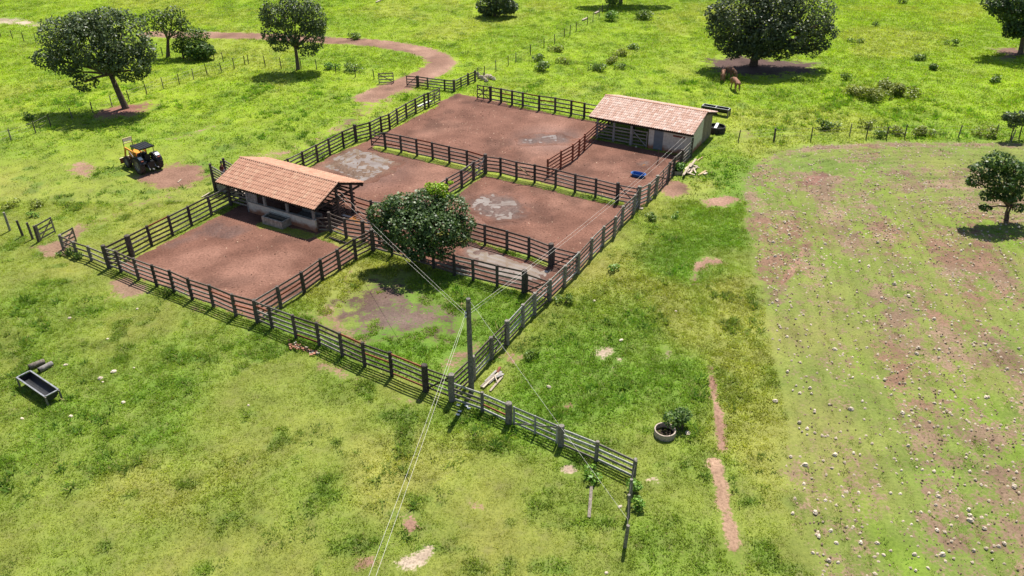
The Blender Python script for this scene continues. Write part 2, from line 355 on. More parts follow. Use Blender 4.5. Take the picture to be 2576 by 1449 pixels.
def poly_d(x, y, pts):
    d = line_d(x, y, list(pts) + [pts[0]]); ins = np.zeros(np.shape(x), bool)
    for p, q in zip(pts, list(pts[1:]) + [pts[0]]):
        c = ((p[1] > y) != (q[1] > y)) & (x < (q[0] - p[0]) * (y - p[1]) / (q[1] - p[1] + 1e-12) + p[0]); ins ^= c
    return np.where(ins, d, -d)
def cover(x, y):
    """dirt share, soil colour, grass colour and grass height at a place"""
    x = np.asarray(x, float); y = np.asarray(y, float)
    dirt = np.zeros(x.shape); dc = np.tile(np.array(TAN), x.shape + (1,)); fieldm = np.zeros(x.shape)
    n0 = (fbm(x, y, 2.2, 3) - .5)
    near = (np.abs(x) < 130) & (y < 190)
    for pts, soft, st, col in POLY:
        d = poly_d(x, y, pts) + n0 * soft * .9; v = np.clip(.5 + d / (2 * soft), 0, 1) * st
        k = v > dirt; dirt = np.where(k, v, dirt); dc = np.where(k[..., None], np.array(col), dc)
    for pts, wd, soft, st, col in LINE:
        d = wd - line_d(x, y, pts) + n0 * soft * .6; v = np.clip(.5 + d / (2 * soft), 0, 1) * st
        k = v > dirt; dirt = np.where(k, v, dirt); dc = np.where(k[..., None], np.array(col), dc)
    yv = sstep(.46, .68, fbm(x, y, 5.5, 46))[..., None] * .75; dc = dc * (1 - yv) + (dc * np.array((1.38, 1.5, 1.55))) * yv
    dv = sstep(.56, .70, fbm(x, y, 3.2, 48))[..., None] * .5; dc = dc * (1 - dv * .55)
    fd = poly_d(x, y, FIELD) + (fbm(x, y, 4, 9) - .5) * 1.6; e = line_d(x, y, FEDGE)
    fm = sstep(-1.0, 2.2, fd); wob = e + (fbm(x, y, 14, 21) - .5) * 3.0
    band = .5 * np.sin(wob * 2 * math.pi / 3.4) + .35 * np.sin(wob * 2 * math.pi / 7.7 + 1)
    fv = .43 + .13 * band + .60 * (fbm(x, y, 7, 31) - .5) + .35 * (fbm(x, y, 1.6, 35) - .5)
    fv = fv + .28 * np.exp(-((e - .9) / 1.1) ** 2) * (y > 58)
    fv = np.clip(fv, .08, .82) * fm
    k = fv > dirt; dirt = np.where(k, fv, dirt)
    fcol = np.array((.20, .135, .088)) * (0.78 + .5 * (fbm(x, y, 3.1, 41)[..., None])); redk = sstep(.58, .72, fbm(x, y, 6, 44))[..., None]
    fcol = fcol * (1 - redk * .6) + np.array((.20, .105, .07)) * redk * .6
    dc = np.where(k[..., None], fcol, dc)
    for pts, wd, st in FRINGE:
        d = line_d(x, y, pts) + (fbm(x, y, 1.1, 51) - .5) * .5; dirt = dirt * (1 - st * sstep(wd + .25, wd - .1, d))
    # grass
    far = sstep(50, 92, y); n1 = fbm(x, y, 16, 5); n2 = fbm(x, y, 4.5, 13); n3 = fbm(x, y, 1.3, 17)
    oliv = np.array((.265, .26, .062)); green = np.array((.125, .215, .026)); lime = np.array((.255, .36, .016)); deep = np.array((.075, .155, .022)); straw = np.array((.33, .30, .085))
    gx = x.shape + (1,); rs = lambda v: v.reshape(gx)
    rightlush = sstep(-1, 4, (x * BX.y * 0 + (x * AX.x + y * AX.y) + 20.5)) * sstep(30, 38, y) * (1 - fm)     # beside the long fence the grass is lush
    inpen = (poly_d(x, y, abp([(-35.9, 29.3), (-20.9, 29.3), (-20.9, 41), (-35.9, 41)])) > 0) * 1.0
    g = np.clip(.42 + .95 * (n2 - .5) + .7 * (n1 - .5) + .5 * rightlush + .5 * inpen + .25 * far, 0, 1)
    c = oliv * (1 - rs(g)) + green * rs(g)
    c = c * (1 - rs(far) * .85) + (lime * (1 - rs(np.clip((n2 - .35) * 1.7, 0, 1)) * .62) + green * rs(np.clip((n2 - .35) * 1.7, 0, 1)) * .62) * rs(far) * .85
    yel = sstep(.52, .75, fbm(x, y, 9, 61)) * .55; c = c * (1 - rs(yel)) + straw * rs(yel) * (1 - .35 * rs(far)) + lime * rs(yel) * .35 * rs(far)
    dk = sstep(.60, .78, fbm(x, y, 1.3, 71)) * (.55 - .3 * rightlush); c = c * (1 - rs(dk)) + deep * rs(dk)
    fg = np.array((.20, .20, .06)) * (1 - rs(g)) + np.array((.14, .225, .035)) * rs(g)
    gs = sstep(.55, .72, fbm(x * .9 + y * .12, y * .35, 3.2, 59)) * .6; fg = fg * (1 - rs(gs)) + np.array((.17, .27, .022)) * rs(gs)
    c = c * (1 - .85 * rs(fm)) + fg * .85 * rs(fm)
    c = c * (.72 + .56 * rs(n3))
    tall = .55 + 1.1 * np.clip(g - .35, 0, 1) + 1.2 * dk + .4 * far
    return dirt, dc, c, tall, fm
def zg(x, y):      # gentle unevenness of the pasture
    x = np.asarray(x, float); y = np.asarray(y, float)
    return (fbm(x, y, 3.0, 81) - .5) * .10 - .012

# fence lines under which grass was left standing (a, b)
FRINGE += [(abp([(-50.9, 29.6), (-51.0, 45), (-51.3, 58), (-51.3, 71)]), .55, .95), (abp([(-48.6, 57.85), (-36.5, 57.7), (-23, 57.8)]), .55, .8),
           (abp([(-36.2, 57), (-36.1, 50)]), .35, .7), (abp([(-34, 45.7), (-23.2, 45.5)]), .35, .75), (abp([(-44, 75.7), (-32, 75.7)]), .35, .6),
           (abp([(-40.2, 41.0), (-36.3, 40.6)]), .8, .9), (abp([(-46, 39.9), (-41.6, 40.2)]), .5, .75), (abp([(-35.9, 40.7), (-21, 40.6)]), .5, .95), (abp([(-35.9, 30), (-35.9, 40.5)]), .25, .7)]

def axis(fine0, fine1, step, lo, hi, grow=1.18):
    a = list(np.arange(fine0, fine1 + 1e-6, step)); s = step
    while a[-1] < hi: s *= grow; a.append(a[-1] + s)
    s = step
    while a[0] > lo: s *= grow; a.insert(0, a[0] - s)
    return np.array(a)
gx_ = axis(-48, 52, .27, -900, 900, 1.08); gy_ = axis(20, 96, .27, -300, 1500, 1.06)
X, Y = np.meshgrid(gx_, gy_); xf, yf = X.ravel(), Y.ravel()
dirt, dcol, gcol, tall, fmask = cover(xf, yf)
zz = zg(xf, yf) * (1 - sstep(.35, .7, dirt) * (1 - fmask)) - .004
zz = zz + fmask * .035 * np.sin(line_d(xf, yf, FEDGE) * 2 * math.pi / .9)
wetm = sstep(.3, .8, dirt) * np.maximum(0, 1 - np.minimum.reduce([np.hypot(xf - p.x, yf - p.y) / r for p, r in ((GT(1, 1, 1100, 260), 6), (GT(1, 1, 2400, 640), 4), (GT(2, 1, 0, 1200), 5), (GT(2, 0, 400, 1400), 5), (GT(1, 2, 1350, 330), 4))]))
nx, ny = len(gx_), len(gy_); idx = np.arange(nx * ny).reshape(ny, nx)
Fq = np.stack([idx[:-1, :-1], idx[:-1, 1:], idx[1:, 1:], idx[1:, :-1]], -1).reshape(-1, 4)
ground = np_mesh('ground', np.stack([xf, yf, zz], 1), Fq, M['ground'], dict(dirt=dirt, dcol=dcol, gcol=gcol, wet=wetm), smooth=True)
tag(ground, kind='structure')

# ------------------------------------------------------------------ trodden mud and puddles
def mudpatch(name_w, pts, level, amp, matm, matw, seed, soft=1.6, step=.07):
    P = np.array([(p.x, p.y) for p in pts]); x0, y0 = P.min(0) - .6; x1, y1 = P.max(0) + .6
    xs = np.arange(x0, x1, step); ys = np.arange(y0, y1, step); XX, YY = np.meshgrid(xs, ys); x, y = XX.ravel(), YY.ravel()
    d = poly_d(x, y, [tuple(p) for p in P]) + (fbm(x, y, 1.5, seed) - .5) * 1.4
    hoof = np.abs(fbm(x, y, .5, seed + 3, 2) - .5) * 2
    h = (fbm(x, y, .5, seed + 5, 3) - .42) * amp * 1.5 + (.35 - hoof) * amp * .8 + (fbm(x, y, 2.4, seed + 9) - .5) * amp * 1.1
    k = sstep(-.2, soft, d); z = .004 + (h + .02) * k + ((level + .012) * np.exp(-((d - .1) / .45) ** 2) if matw else 0); z = np.where(d > -.45, z - .05 * (1 - sstep(-.45, .0, d)), -.06)
    n, m = len(xs), len(ys); idx = np.arange(n * m).reshape(m, n); off = (float(P[:, 0].mean()), float(P[:, 1].mean()), 0)
    F = np.stack([idx[:-1, :-1], idx[:-1, 1:], idx[1:, 1:], idx[1:, :-1]], -1).reshape(-1, 4)
    def part(name, keep, zz_, mt):
        F_ = F[keep]; used = np.unique(F_); re = np.full(n * m, -1); re[used] = np.arange(len(used))
        tag(np_mesh(name, np.stack([x, y, zz_], 1)[used], re[F_], mt, cols_(used) if mt is M['ground'] else None, off=off, smooth=True), kind='structure')
    _, dc0, gc0, _, _ = cover(x, y); kk = sstep(-.3, 1.1, d + (fbm(x, y, .8, seed + 2) - .5) * 1.2)[:, None] * .85; mc = np.array(matm)
    cols_ = lambda u: dict(dirt=np.full(len(u), 1.3), dcol=(dc0 * (1 - kk) + mc * kk)[u], gcol=gc0[u], wet=(kk[:, 0] * .9)[u])
    part('mud', (z[F] > -.055).any(1), z, M['ground'])
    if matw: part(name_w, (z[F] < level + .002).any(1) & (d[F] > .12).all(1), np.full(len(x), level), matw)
tl = lambda i, j, pts: [GT(i, j, *p) for p in pts]
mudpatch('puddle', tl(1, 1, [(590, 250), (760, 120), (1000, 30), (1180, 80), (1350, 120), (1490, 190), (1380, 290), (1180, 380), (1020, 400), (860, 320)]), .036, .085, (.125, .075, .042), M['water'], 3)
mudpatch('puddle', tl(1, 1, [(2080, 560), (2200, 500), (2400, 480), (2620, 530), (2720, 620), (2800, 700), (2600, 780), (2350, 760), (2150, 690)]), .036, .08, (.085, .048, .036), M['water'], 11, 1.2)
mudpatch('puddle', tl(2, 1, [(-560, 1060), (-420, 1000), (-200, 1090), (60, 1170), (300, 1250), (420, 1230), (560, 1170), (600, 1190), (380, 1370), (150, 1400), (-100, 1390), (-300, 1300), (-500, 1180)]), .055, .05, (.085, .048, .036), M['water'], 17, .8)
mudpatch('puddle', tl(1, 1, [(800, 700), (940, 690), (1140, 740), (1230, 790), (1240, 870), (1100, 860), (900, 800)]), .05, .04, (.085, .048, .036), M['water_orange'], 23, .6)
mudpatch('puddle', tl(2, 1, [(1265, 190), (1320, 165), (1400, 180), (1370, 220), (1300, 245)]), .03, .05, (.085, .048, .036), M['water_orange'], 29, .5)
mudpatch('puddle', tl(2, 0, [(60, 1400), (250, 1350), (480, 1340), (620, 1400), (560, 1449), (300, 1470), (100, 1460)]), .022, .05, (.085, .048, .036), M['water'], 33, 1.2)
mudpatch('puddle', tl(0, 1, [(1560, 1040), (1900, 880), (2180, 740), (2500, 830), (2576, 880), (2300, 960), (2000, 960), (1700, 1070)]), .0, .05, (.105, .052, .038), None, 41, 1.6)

# ------------------------------------------------------------------ fences and gates
def jit(a): return random.uniform(-a, a)
RSET = ['rail'] * 6 + ['rail_grey'] * 3 + ['rail_red']
def post(root, p, h, r=.11, mat='post', top=None, n=9, lean=.02):
    q = Vector((p.x + jit(lean), p.y + jit(lean), h))
    b = MB().tube([(p.x, p.y, -.25), (p.x, p.y, h * .5), q - Vector((0, 0, .03)), q], [r * 1.04, r, r * .98, r * .8], n, wob=.07)
    return b.build('post', M[mat], root)
def fence(label, posts, nr=5, h=1.7, rset=None, pmat='post', group=None, skip=(), zlo=.22, rh=.135, special={}, openings=()):
    """posts: (Vector, radius, height)"""
    ps = [(p if isinstance(p, tuple) else (p, .11, h)) for p in posts]
    root = thing('corral_fence', (ps[0][0].x, ps[0][0].y, 0), label, 'fence', group)
    for i, (p, r, hh) in enumerate(ps):
        if i not in skip: post(root, p, hh, r, pmat)
    hz = h - .1
    for i in range(len(ps) - 1):
        if i in openings: continue
        a, b = ps[i][0], ps[i + 1][0]; d = (b - a).normalized(); side = Vector((-d.y, d.x, 0)) * .02
        for k in range(nr):
            z = zlo + (hz - zlo) * k / (nr - 1)
            mt = special.get((i, k)) or random.choice(rset or RSET)
            p0 = Vector((a.x, a.y, z + jit(.025))) + side * jit(1); p1 = Vector((b.x, b.y, z + jit(.025))) + side * jit(1)
            MB().beam(p0, p1, .045, rh * random.uniform(.85, 1.12), tw=jit(.06)).build('rail', M[mt], root)
    return root
def gate(label, p0, p1, h=1.45, nr=4, mat='rail', z0=.15, x=False, brace='rail', group=None, mid=False, stile=.1, flip=False, name='gate'):
    root = thing(name, (p0.x, p0.y, 0), label, 'gate', group)
    d = (p1 - p0).normalized(); nrm = Vector((-d.y, d.x, 0))
    for p in (p0, p1) + (((p0 + p1) / 2,) if mid else ()):
        MB().beam(Vector((p.x, p.y, z0 - .12)), Vector((p.x, p.y, h + .04)), .06, stile, up=d).build('stile', M[mat], root)
    for k in range(nr):
        z = z0 + (h - .06 - z0) * k / (nr - 1)
        MB().beam(Vector((p0.x, p0.y, z)) + nrm * .03, Vector((p1.x, p1.y, z + jit(.02))) + nrm * .03, .03, .12).build('rail', M[mat if mat != 'rail' else random.choice(['rail', 'rail_grey'])], root)
    lo, hi = (p1, p0) if flip else (p0, p1)
    MB().beam(Vector((lo.x, lo.y, z0)) - nrm * .045, Vector((hi.x, hi.y, h - .08)) - nrm * .045, .03, .09).build('brace', M[brace], root)
    if x: MB().beam(Vector((hi.x, hi.y, z0)) - nrm * .075, Vector((lo.x, lo.y, h - .08)) - nrm * .075, .03, .09).build('brace', M[brace], root)
    return root
def tops(l, h=1.7): return [Vector(GT(*p, h)).xy.to_3d() for p in l]
def V3(p): return Vector((p.x, p.y, 0))

# front
Ft = tops([(0, 1, 1160, 1075), (0, 1, 1340, 1150), (0, 1, 1522, 1215), (0, 1, 1700, 1272), (0, 1, 1885, 1348), (0, 1, 2100, 1418), (0, 2, 2330, 60), (1, 2, -26, 120), (1, 2, 125, 180), (1, 2, 365, 270), (1, 2, 605, 350), (1, 2, 838, 450), (1, 2, 1068, 548), (1, 2, 1345, 645)])
f3 = V3(GT(0, 1, 1035, 1020, 1.83)); f18 = V3(GT(1, 2, 1692, 770, 1.83)); f19 = V3(GT(1, 2, 1960, 870, 1.8))
fr = [(f3, .17, 1.85)] + [(p, .115 if i != 7 else .15, 1.72) for i, p in enumerate(Ft)] + [(f18, .19, 1.84)]
fence('long dark five-rail corral fence whose posts throw shadows on open pasture', fr, special={(14, 4): 'rail_red', (11, 4): 'rail'})
gate('wooden gate between the two thickest dark posts near the utility pole', f18 + (f19 - f18) * .08, f19 - (f19 - f18) * .08, 1.6, 5, 'rail', .22, brace='timber')
lf = [V3(GT(0, 1, 595, 915, 1.2)), V3(GT(0, 1, 735, 985, 1.2)), V3(GT(0, 1, 878, 1025, 1.22))]
fence('short low grey fence from the thick corral corner post to a small open gate', [(p, .12, 1.22) for p in lf] + [(f3 + Vector((-.1, 0, 0)), .05, 1.2)], 3, 1.22, ['rail_grey', 'rail'], 'post_grey', skip=(3,), zlo=.25)
lw = [(f19, .19, 1.82)] + [(V3(GT(1, 2, 2273, 1050, 1.3)), .1, 1.32), (V3(GT(1, 2, 2545, 1155, 1.4)), .19, 1.42)]
fence('pale grey weathered low fence with one red-brown rail beside the utility pole', lw, 4, 1.3, ['rail_pale', 'rail_pale', 'rail_grey'], 'post_grey', zlo=.12, special={(1, 1): 'rail_red'})
f21 = V3(GT(1, 2, 2545, 1155, 1.4)); f22 = V3(GT(2, 2, 500, 1385, 1.38)); f23 = V3(GT(2, 3, 860, 95, 1.3)); f24 = V3(GT(2, 3, 1240, 275, 1.25))
gate('pale grey double-width gate with two diagonal braces in the low weathered fence', f21 + (f22 - f21) * .1, f22 - (f22 - f21) * .08, 1.25, 4, 'rail_pale', .15, x=False, brace='rail_grey', mid=True)
fence('pale grey low fence end running from the double gate out into the pasture', [(f22, .16, 1.4), (f23, .11, 1.32), (f24, .1, 1.3)], 4, 1.25, ['rail_pale', 'rail_pale', 'rail_grey'], 'post_grey', zlo=.12)

# left side line
Lp = [(f3, .06, 1.6), (V3(GT(0, 1, 1275, 925, 1.7)), .21, 1.75)] + [(p, .115, 1.7) for p in tops([(0, 1, 1475, 822), (0, 1, 1690, 720), (0, 1, 1885, 625), (0, 1, 2090, 525), (0, 1, 2290, 430)])] + [(AB(-51.05, 43.2), .11, 1.7)]
fence('dark five-rail fence beside trodden red yard running up to the near shed', Lp, skip=(0,))
Lf = [(AB(-51.1, 46.4), .11, 1.7), (AB(-51.1, 48.3), .11, 1.7)] + [(p, .115, 1.7) for p in tops([(1, 1, 460, 75), (1, 1, 600, 5), (1, 0, 725, 1390), (1, 0, 865, 1320)])] + [(V3(GT(1, 0, 990, 1255, 1.8)), .17, 1.82)] + \
     [(p, .115, 1.7) for p in tops([(1, 0, 1140, 1225), (1, 0, 1250, 1170), (1, 0, 1335, 1145), (1, 0, 1413, 1090), (1, 0, 1505, 1040), (1, 0, 1600, 990), (1, 0, 1690, 945), (1, 0, 1730, 930)])]
fence('dark five-rail fence between the puddled yard and the grassy track behind the near shed', Lf, rset=['rail'] * 5 + ['rail_grey'] * 4)
l22 = Lf[-1][0]; l23 = V3(GT(1, 0, 1845, 875, 1.7))
gate('weathered gate hung open at the far end of the track-side fence', l22 + (l23 - l22) * .05, l23, 1.62, 5, 'rail_grey', .2, x=True, mid=True)
# middle line
Mp = tops([(1, 0, 1290, 1330), (1, 0, 1450, 1360), (1, 0, 1610, 1395), (1, 0, 1770, 1430)]) + tops([(1, 1, 1940, 20), (1, 1, 2120, 60)])
Mp = [(p, .12, 1.7) for p in Mp] + [(V3(GT(1, 1, 2305, 105, 1.8)), .17, 1.85)] + [(p, .115, 1.7) for p in tops([(1, 1, 2460, 135), (2, 1, 45, 175), (2, 1, 230, 205), (2, 1, 443, 250), (2, 1, 640, 300), (2, 1, 850, 345)])] + [(V3(GT(2, 1, 1070, 390, 1.8)), .16, 1.82)]
mid_fence = fence('long dark fence dividing the big red yard from the puddled yards', Mp)
m0 = V3(GT(1, 0, 1150, 1310, 1.7)); m1 = Mp[0][0]
gate('dark slatted gate standing beside the large tan puddle', m0, m1 - (m1 - m0) * .06, 1.62, 5, 'rail', .2, mid=False)
m14 = Mp[-1][0]; r14 = V3(GT(2, 1, 1285, 435, 1.75))
gate('grey gate with wooden latch arm near the blue tub', m14 + (r14 - m14) * .06, r14 - (r14 - m14) * .1, 1.62, 5, 'rail_grey', .2, brace='rail', flip=True)
# cross line with gate, chute lanes
P1 = V3(GT(1, 1, 2185, 180, 1.7)); P2 = V3(GT(1, 1, 2065, 260, 1.7)); P3 = V3(GT(1, 1, 1918, 340, 1.7))
fence('grey-railed fence running behind the leafy corral tree', [(P1, .14, 1.75), (P2, .13, 1.7), (P3, .12, 1.7), (AB(-36.2, 49.7), .12, 1.7), (AB(-36.2, 47.7), .12, 1.7), (AB(-36.15, 45.75), .14, 1.7)], rset=['rail_grey', 'rail_grey', 'rail'])
m7 = Mp[6][0]
gate('pale grey gate with diagonal brace where two yard fences meet', P1 + (m7 - P1) * .08, m7 - (m7 - P1) * .1, 1.62, 5, 'rail_grey', .2, brace='rail_pale')
Np = [AB(-36.15, 45.75), AB(-34.2, 45.75), AB(-32.4, 45.8), AB(-30.6, 45.8)] + tops([(1, 1, 2300, 810), (1, 1, 2525, 870), (2, 1, 172, 935)]); n3 = V3(GT(2, 1, 395, 1005, 1.8))
fence('dark fence along the flooded lane with rails mirrored in water', [(Np[0], .06, 1.6)] + [(p, .115, 1.7) for p in Np[1:]] + [(n3, .2, 1.85)], skip=(0,), rset=['rail'] * 4 + ['rail_red'])
r8 = V3(GT(2, 1, 675, 1085, 1.7)); r6 = V3(GT(2, 1, 385, 1360, 1.7))
gate('dark gate with long diagonal brace beside the flooded lane', n3 + (r8 - n3) * .12, r8 - (r8 - n3) * .08, 1.55, 5, 'rail', .2)
t4 = V3(GT(1, 1, 1160, 860, 1.75))
Op = [(t4, .06, 1.6), (AB(-33.9, 40.85), .11, 1.7), (AB(-32.0, 40.8), .11, 1.7), (AB(-30.1, 40.8), .11, 1.7)] + [(p, .115, 1.68) for p in tops([(1, 1, 1990, 1110), (1, 1, 2180, 1155), (1, 1, 2425, 1215)])] + [(V3(GT(2, 1, 125, 1275, 1.7)), .2, 1.75)]
fence('dark fence between the flooded lane and the shaded grassy paddock', Op, skip=(0,))
o4 = Op[-1][0]
gate('dark gate beside the mossy round posts at the end of the flooded lane', o4 + (r6 - o4) * .12, r6 - (r6 - o4) * .08, 1.5, 4, 'rail', .2)
f11 = Ft[7]
Tt = [(f11, .06, 1.6)] + [(p, .13, 1.7) for p in tops([(1, 1, 212, 1430), (1, 1, 453, 1285), (1, 1, 640, 1155), (1, 1, 815, 1055), (1, 1, 983, 950)])] + [(t4, .18, 1.78)]
fence('brown five-rail fence between the red yard and the grassy paddock', Tt, skip=(0,))
s0 = V3(GT(1, 1, 730, 690, 1.7)); s1 = V3(GT(1, 1, 885, 745, 1.7)); s2 = V3(GT(1, 1, 1065, 770, 1.75))
fence('short fence in front of the orange puddle beside the near shed', [(s0, .14, 1.75), (s1, .13, 1.7), (s2, .16, 1.75), (AB(-35.9, 41.9), .12, 1.7), (AB(-34.6, 42.6), .12, 1.7)], rset=['rail', 'rail', 'rail_grey'])
q1 = V3(GT(1, 1, 1152, 572, 1.6))
fence('brown four-rail fence from the near shed end post to the leafy tree', [(AB(-40.75, 45.15), .08, 1.6), (q1, .12, 1.68), (AB(-37.7, 45.5), .12, 1.65), (AB(-36.3, 45.75), .06, 1.5)], 4, 1.6, skip=(0, 3))
# right side line
Rl = [(1, 2, 2185, 680), (1, 2, 2365, 490)]
fence('pale-railed fence stretch directly behind the utility pole', [(f19, .06, 1.6)] + [(p, .13, 1.7) for p in tops(Rl)], rset=['rail_pale', 'rail_grey', 'rail'], pmat='post_grey', skip=(0,))
r2 = V3(GT(1, 2, 2365, 490, 1.7)); r3 = V3(GT(1, 2, 2525, 330, 1.75))
gate('dark cross-braced gate between grey round posts near the utility pole', r2 + (r3 - r2) * .1, r3 - (r3 - r2) * .1, 1.6, 5, 'rail', .2, x=True)
Rp = [(r3, .16, 1.78)] + [(p, .13, 1.7) for p in tops([(2, 2, 110, 165), (2, 2, 230, 45), (2, 1, 385, 1360), (2, 1, 535, 1220), (2, 1, 675, 1085), (2, 1, 805, 945), (2, 1, 925, 825), (2, 1, 1043, 730), (2, 1, 1120, 622), (2, 1, 1240, 510)])] + [(r14, .18, 1.85)] + [(p, .13, 1.7) for p in tops([(2, 1, 1385, 395)])] + [(V3(GT(2, 1, 1465, 315, 1.75)), .16, 1.75)]
fence('long grey-brown fence between the red yards and the lush green strip', Rp, rset=['rail_grey'] * 3 + ['rail'] * 2 + ['rail_pale'], pmat='post_grey')
r16 = Rp[-1][0]; r17 = V3(GT(2, 1, 1590, 185, 1.7))
gate('cross-braced grey gate opening onto a bare red patch near the plank heap', r16 + (r17 - r16) * .08, r17 - (r17 - r16) * .08, 1.6, 5, 'rail_grey', .2, x=True, mid=True)
fence('short fence end joining the far shed behind the potted plant', [(r17, .14, 1.72), (V3(GT(2, 1, 1640, 130, 1.7)), .13, 1.7), (V3(GT(2, 1, 1715, 60, 1.75)), .17, 1.78), (AB(-21.1, 70.7), .1, 1.9)], rset=['rail_grey', 'rail'])
# red new fence by far shed
Vp = [AB(-30.95, 70.75), V3(GT(2, 0, 735, 1345, 1.7)), AB(-30.5, 65.7), V3(GT(2, 1, 615, 0, 1.7)), V3(GT(2, 1, 495, 65, 1.7)), V3(GT(2, 1, 362, 150, 1.7))]
fence('reddish newer four-rail fence from the far shed into the big yard', [(Vp[0], .06, 1.6)] + [(p, .1, 1.7) for p in Vp[1:]], 5, 1.65, ['rail_red'], 'rail_red', skip=(0,))
MB().beam(GT(2, 1, 60, 225, 1.5), GT(2, 1, 205, 340, .5), .04, .1).build('brace', M['rail_yellow'], mid_fence)
# far fences
Wp = [(p, .13, 1.66) for p in tops([(1, 0, 2360, 865), (1, 0, 2465, 885), (1, 0, 2576, 905), (2, 0, 110, 925), (2, 0, 275, 955), (2, 0, 437, 975), (2, 0, 600, 1005), (2, 0, 732, 1030)])] + [(AB(-31.6, 75.75), .1, 1.66)]
fence('dark fence along the back of the big yard meeting the far shed', Wp, 4, 1.66)
w0 = V3(GT(1, 0, 2225, 850, 1.65)); w1 = Wp[0][0]
gate('dark cross-braced gate at the open far corner of the big yard', w0, w1 - (w1 - w0) * .08, 1.6, 4, 'rail', .15, x=True, mid=True)
h_ = 1.28
Xb = [GT(1, 0, *p) for p in [(1630, 872), (1730, 887), (1900, 907), (1995, 917)]]
fence('short low fence across the dirt track beyond the yard corner', [(Xb[0], .17, 1.32), (Xb[1], .1, h_), (Xb[2], .1, h_), (Xb[3], .17, 1.36)], 4, h_)
x0 = GT(1, 0, 1520, 862)
gate('small dark gate swung across the dirt track, hung on the short low fence', x0, Xb[0] - (Xb[0] - x0) * .1, 1.2, 4, 'rail', .12)
Xc = [GT(1, 0, *p) for p in [(1995, 917), (2065, 885), (2135, 850), (2205, 820)]]
fence('low fence with tan rails running back to the stone heap', [(Xc[0] + Vector((.2, .1, 0)), .05, 1.2), (Xc[1], .09, h_), (Xc[2], .13, 1.36), (Xc[3], .14, 1.36)], 4, h_, ['rail_yellow', 'rail_grey', 'rail'], skip=(0,))
ga, gb = GT(1, 0, 1240, 842), GT(1, 0, 1385, 835)
gate('lone grey gate standing across the track from the low fence', ga, gb, 1.25, 4, 'rail_grey', .12, flip=True)
# small gates at far left
c0 = GT(0, 1, 415, 975); c1 = GT(0, 1, 558, 895)
gate('grey wooden gate hung on a leaning post at the trodden gap', c0, c1, 1.35, 4, 'rail_grey', .15)
d0 = lf[0]; d1 = GT(0, 1, 770, 985)
gate('small open gate with one diagonal brace at the end of the low grey fence', d0 + (d1 - d0) * .08, d1, 1.2, 4, 'rail_grey', .15)

# wire fences
def wire_fence(label, pts, h=1.3, r=.06, mat='post', wires=3, thick=(), rt=.11):
    root = thing('wire_fence', (pts[0].x, pts[0].y, 0), label, 'fence'); tp = []
    for i, p in enumerate(pts):
        q = Vector((p.x + jit(.08), p.y + jit(.08), h * random.uniform(.9, 1.1))); rr = rt if i in thick else r
        MB().tube([(p.x, p.y, -.2), q * .5 + Vector((p.x, p.y, 0)) * .5, q], [rr, rr * .95, rr * .85], 7, wob=.08).build('post', M[mat if random.random() < .75 else 'post_grey'], root); tp.append((Vector((p.x, p.y, 0)), q))
    for k in range(wires):
        t = .35 + .55 * k / max(1, wires - 1)
        MB().tube([a.lerp(b, t) for a, b in tp], .006, 3, False).build('wire', M['wire_rust'], root)
    return root
g0 = lambda i, j, l: [GT(i, j, *p) for p in l]
wire_fence('thin wire fence passing under the big spreading tree towards the track gate', g0(0, 0, [(-160, 1500), (115, 1415), (360, 1340), (515, 1275), (730, 1200), (935, 1140), (1130, 1075), (1305, 1020), (1480, 950), (1645, 893), (1805, 848), (1950, 797), (2085, 750), (2230, 730), (2360, 690), (2465, 650), (2500, 645)]) + g0(1, 0, [(95, 670), (255, 690), (455, 690), (612, 700), (805, 740), (1000, 775), (1190, 795)]), 1.3)
wire_fence('wire fence climbing from the stone heap past white fallen logs', g0(1, 0, [(2237, 790), (2295, 770), (2415, 715), (2538, 660)]) + g0(2, 0, [(38, 625), (185, 555), (322, 480), (430, 440), (525, 375), (583, 350), (645, 315), (758, 245), (812, 215), (878, 165), (910, 132), (962, 120)]), 1.35)
wire_fence('leaning wire fence along the top edge of the ploughed field', g0(2, 0, [(2275, 1420)]) + g0(3, 0, [(60, 1410), (430, 1410), (820, 1360), (985, 1395), (1188, 1395), (1375, 1385), (1915, 1380), (2285, 1380), (2445, 1430), (2525, 1400), (2800, 1410)]), 1.3, thick=(1,))
wire_fence('short row of grey posts leading off from the leaning-post gate', g0(0, 1, [(390, 985), (330, 955), (230, 925), (100, 870), (-120, 830)]), 1.45, .1, thick=(0,))
wire_fence('far thin wire fence beside the pale wet track', g0(0, 0, [(-60, 350), (12, 372), (130, 392), (240, 412), (365, 432), (560, 470)]), 1.2)
wire_fence('stubby posts beside the young tree behind the big spreading one', g0(0, 0, [(1635, 565), (1905, 600), (2155, 600), (2250, 622)]), 1.25)
wire_fence('line of old posts running from the pale fence end towards the guy wire stake', [GT(2, 3, 1222, 500), GT(2, 3, 1190, 690), GT(2, 3, 1172, 860), GT(2, 3, 1132, 1165)], 1.35, .09, 'post_grey', 2)

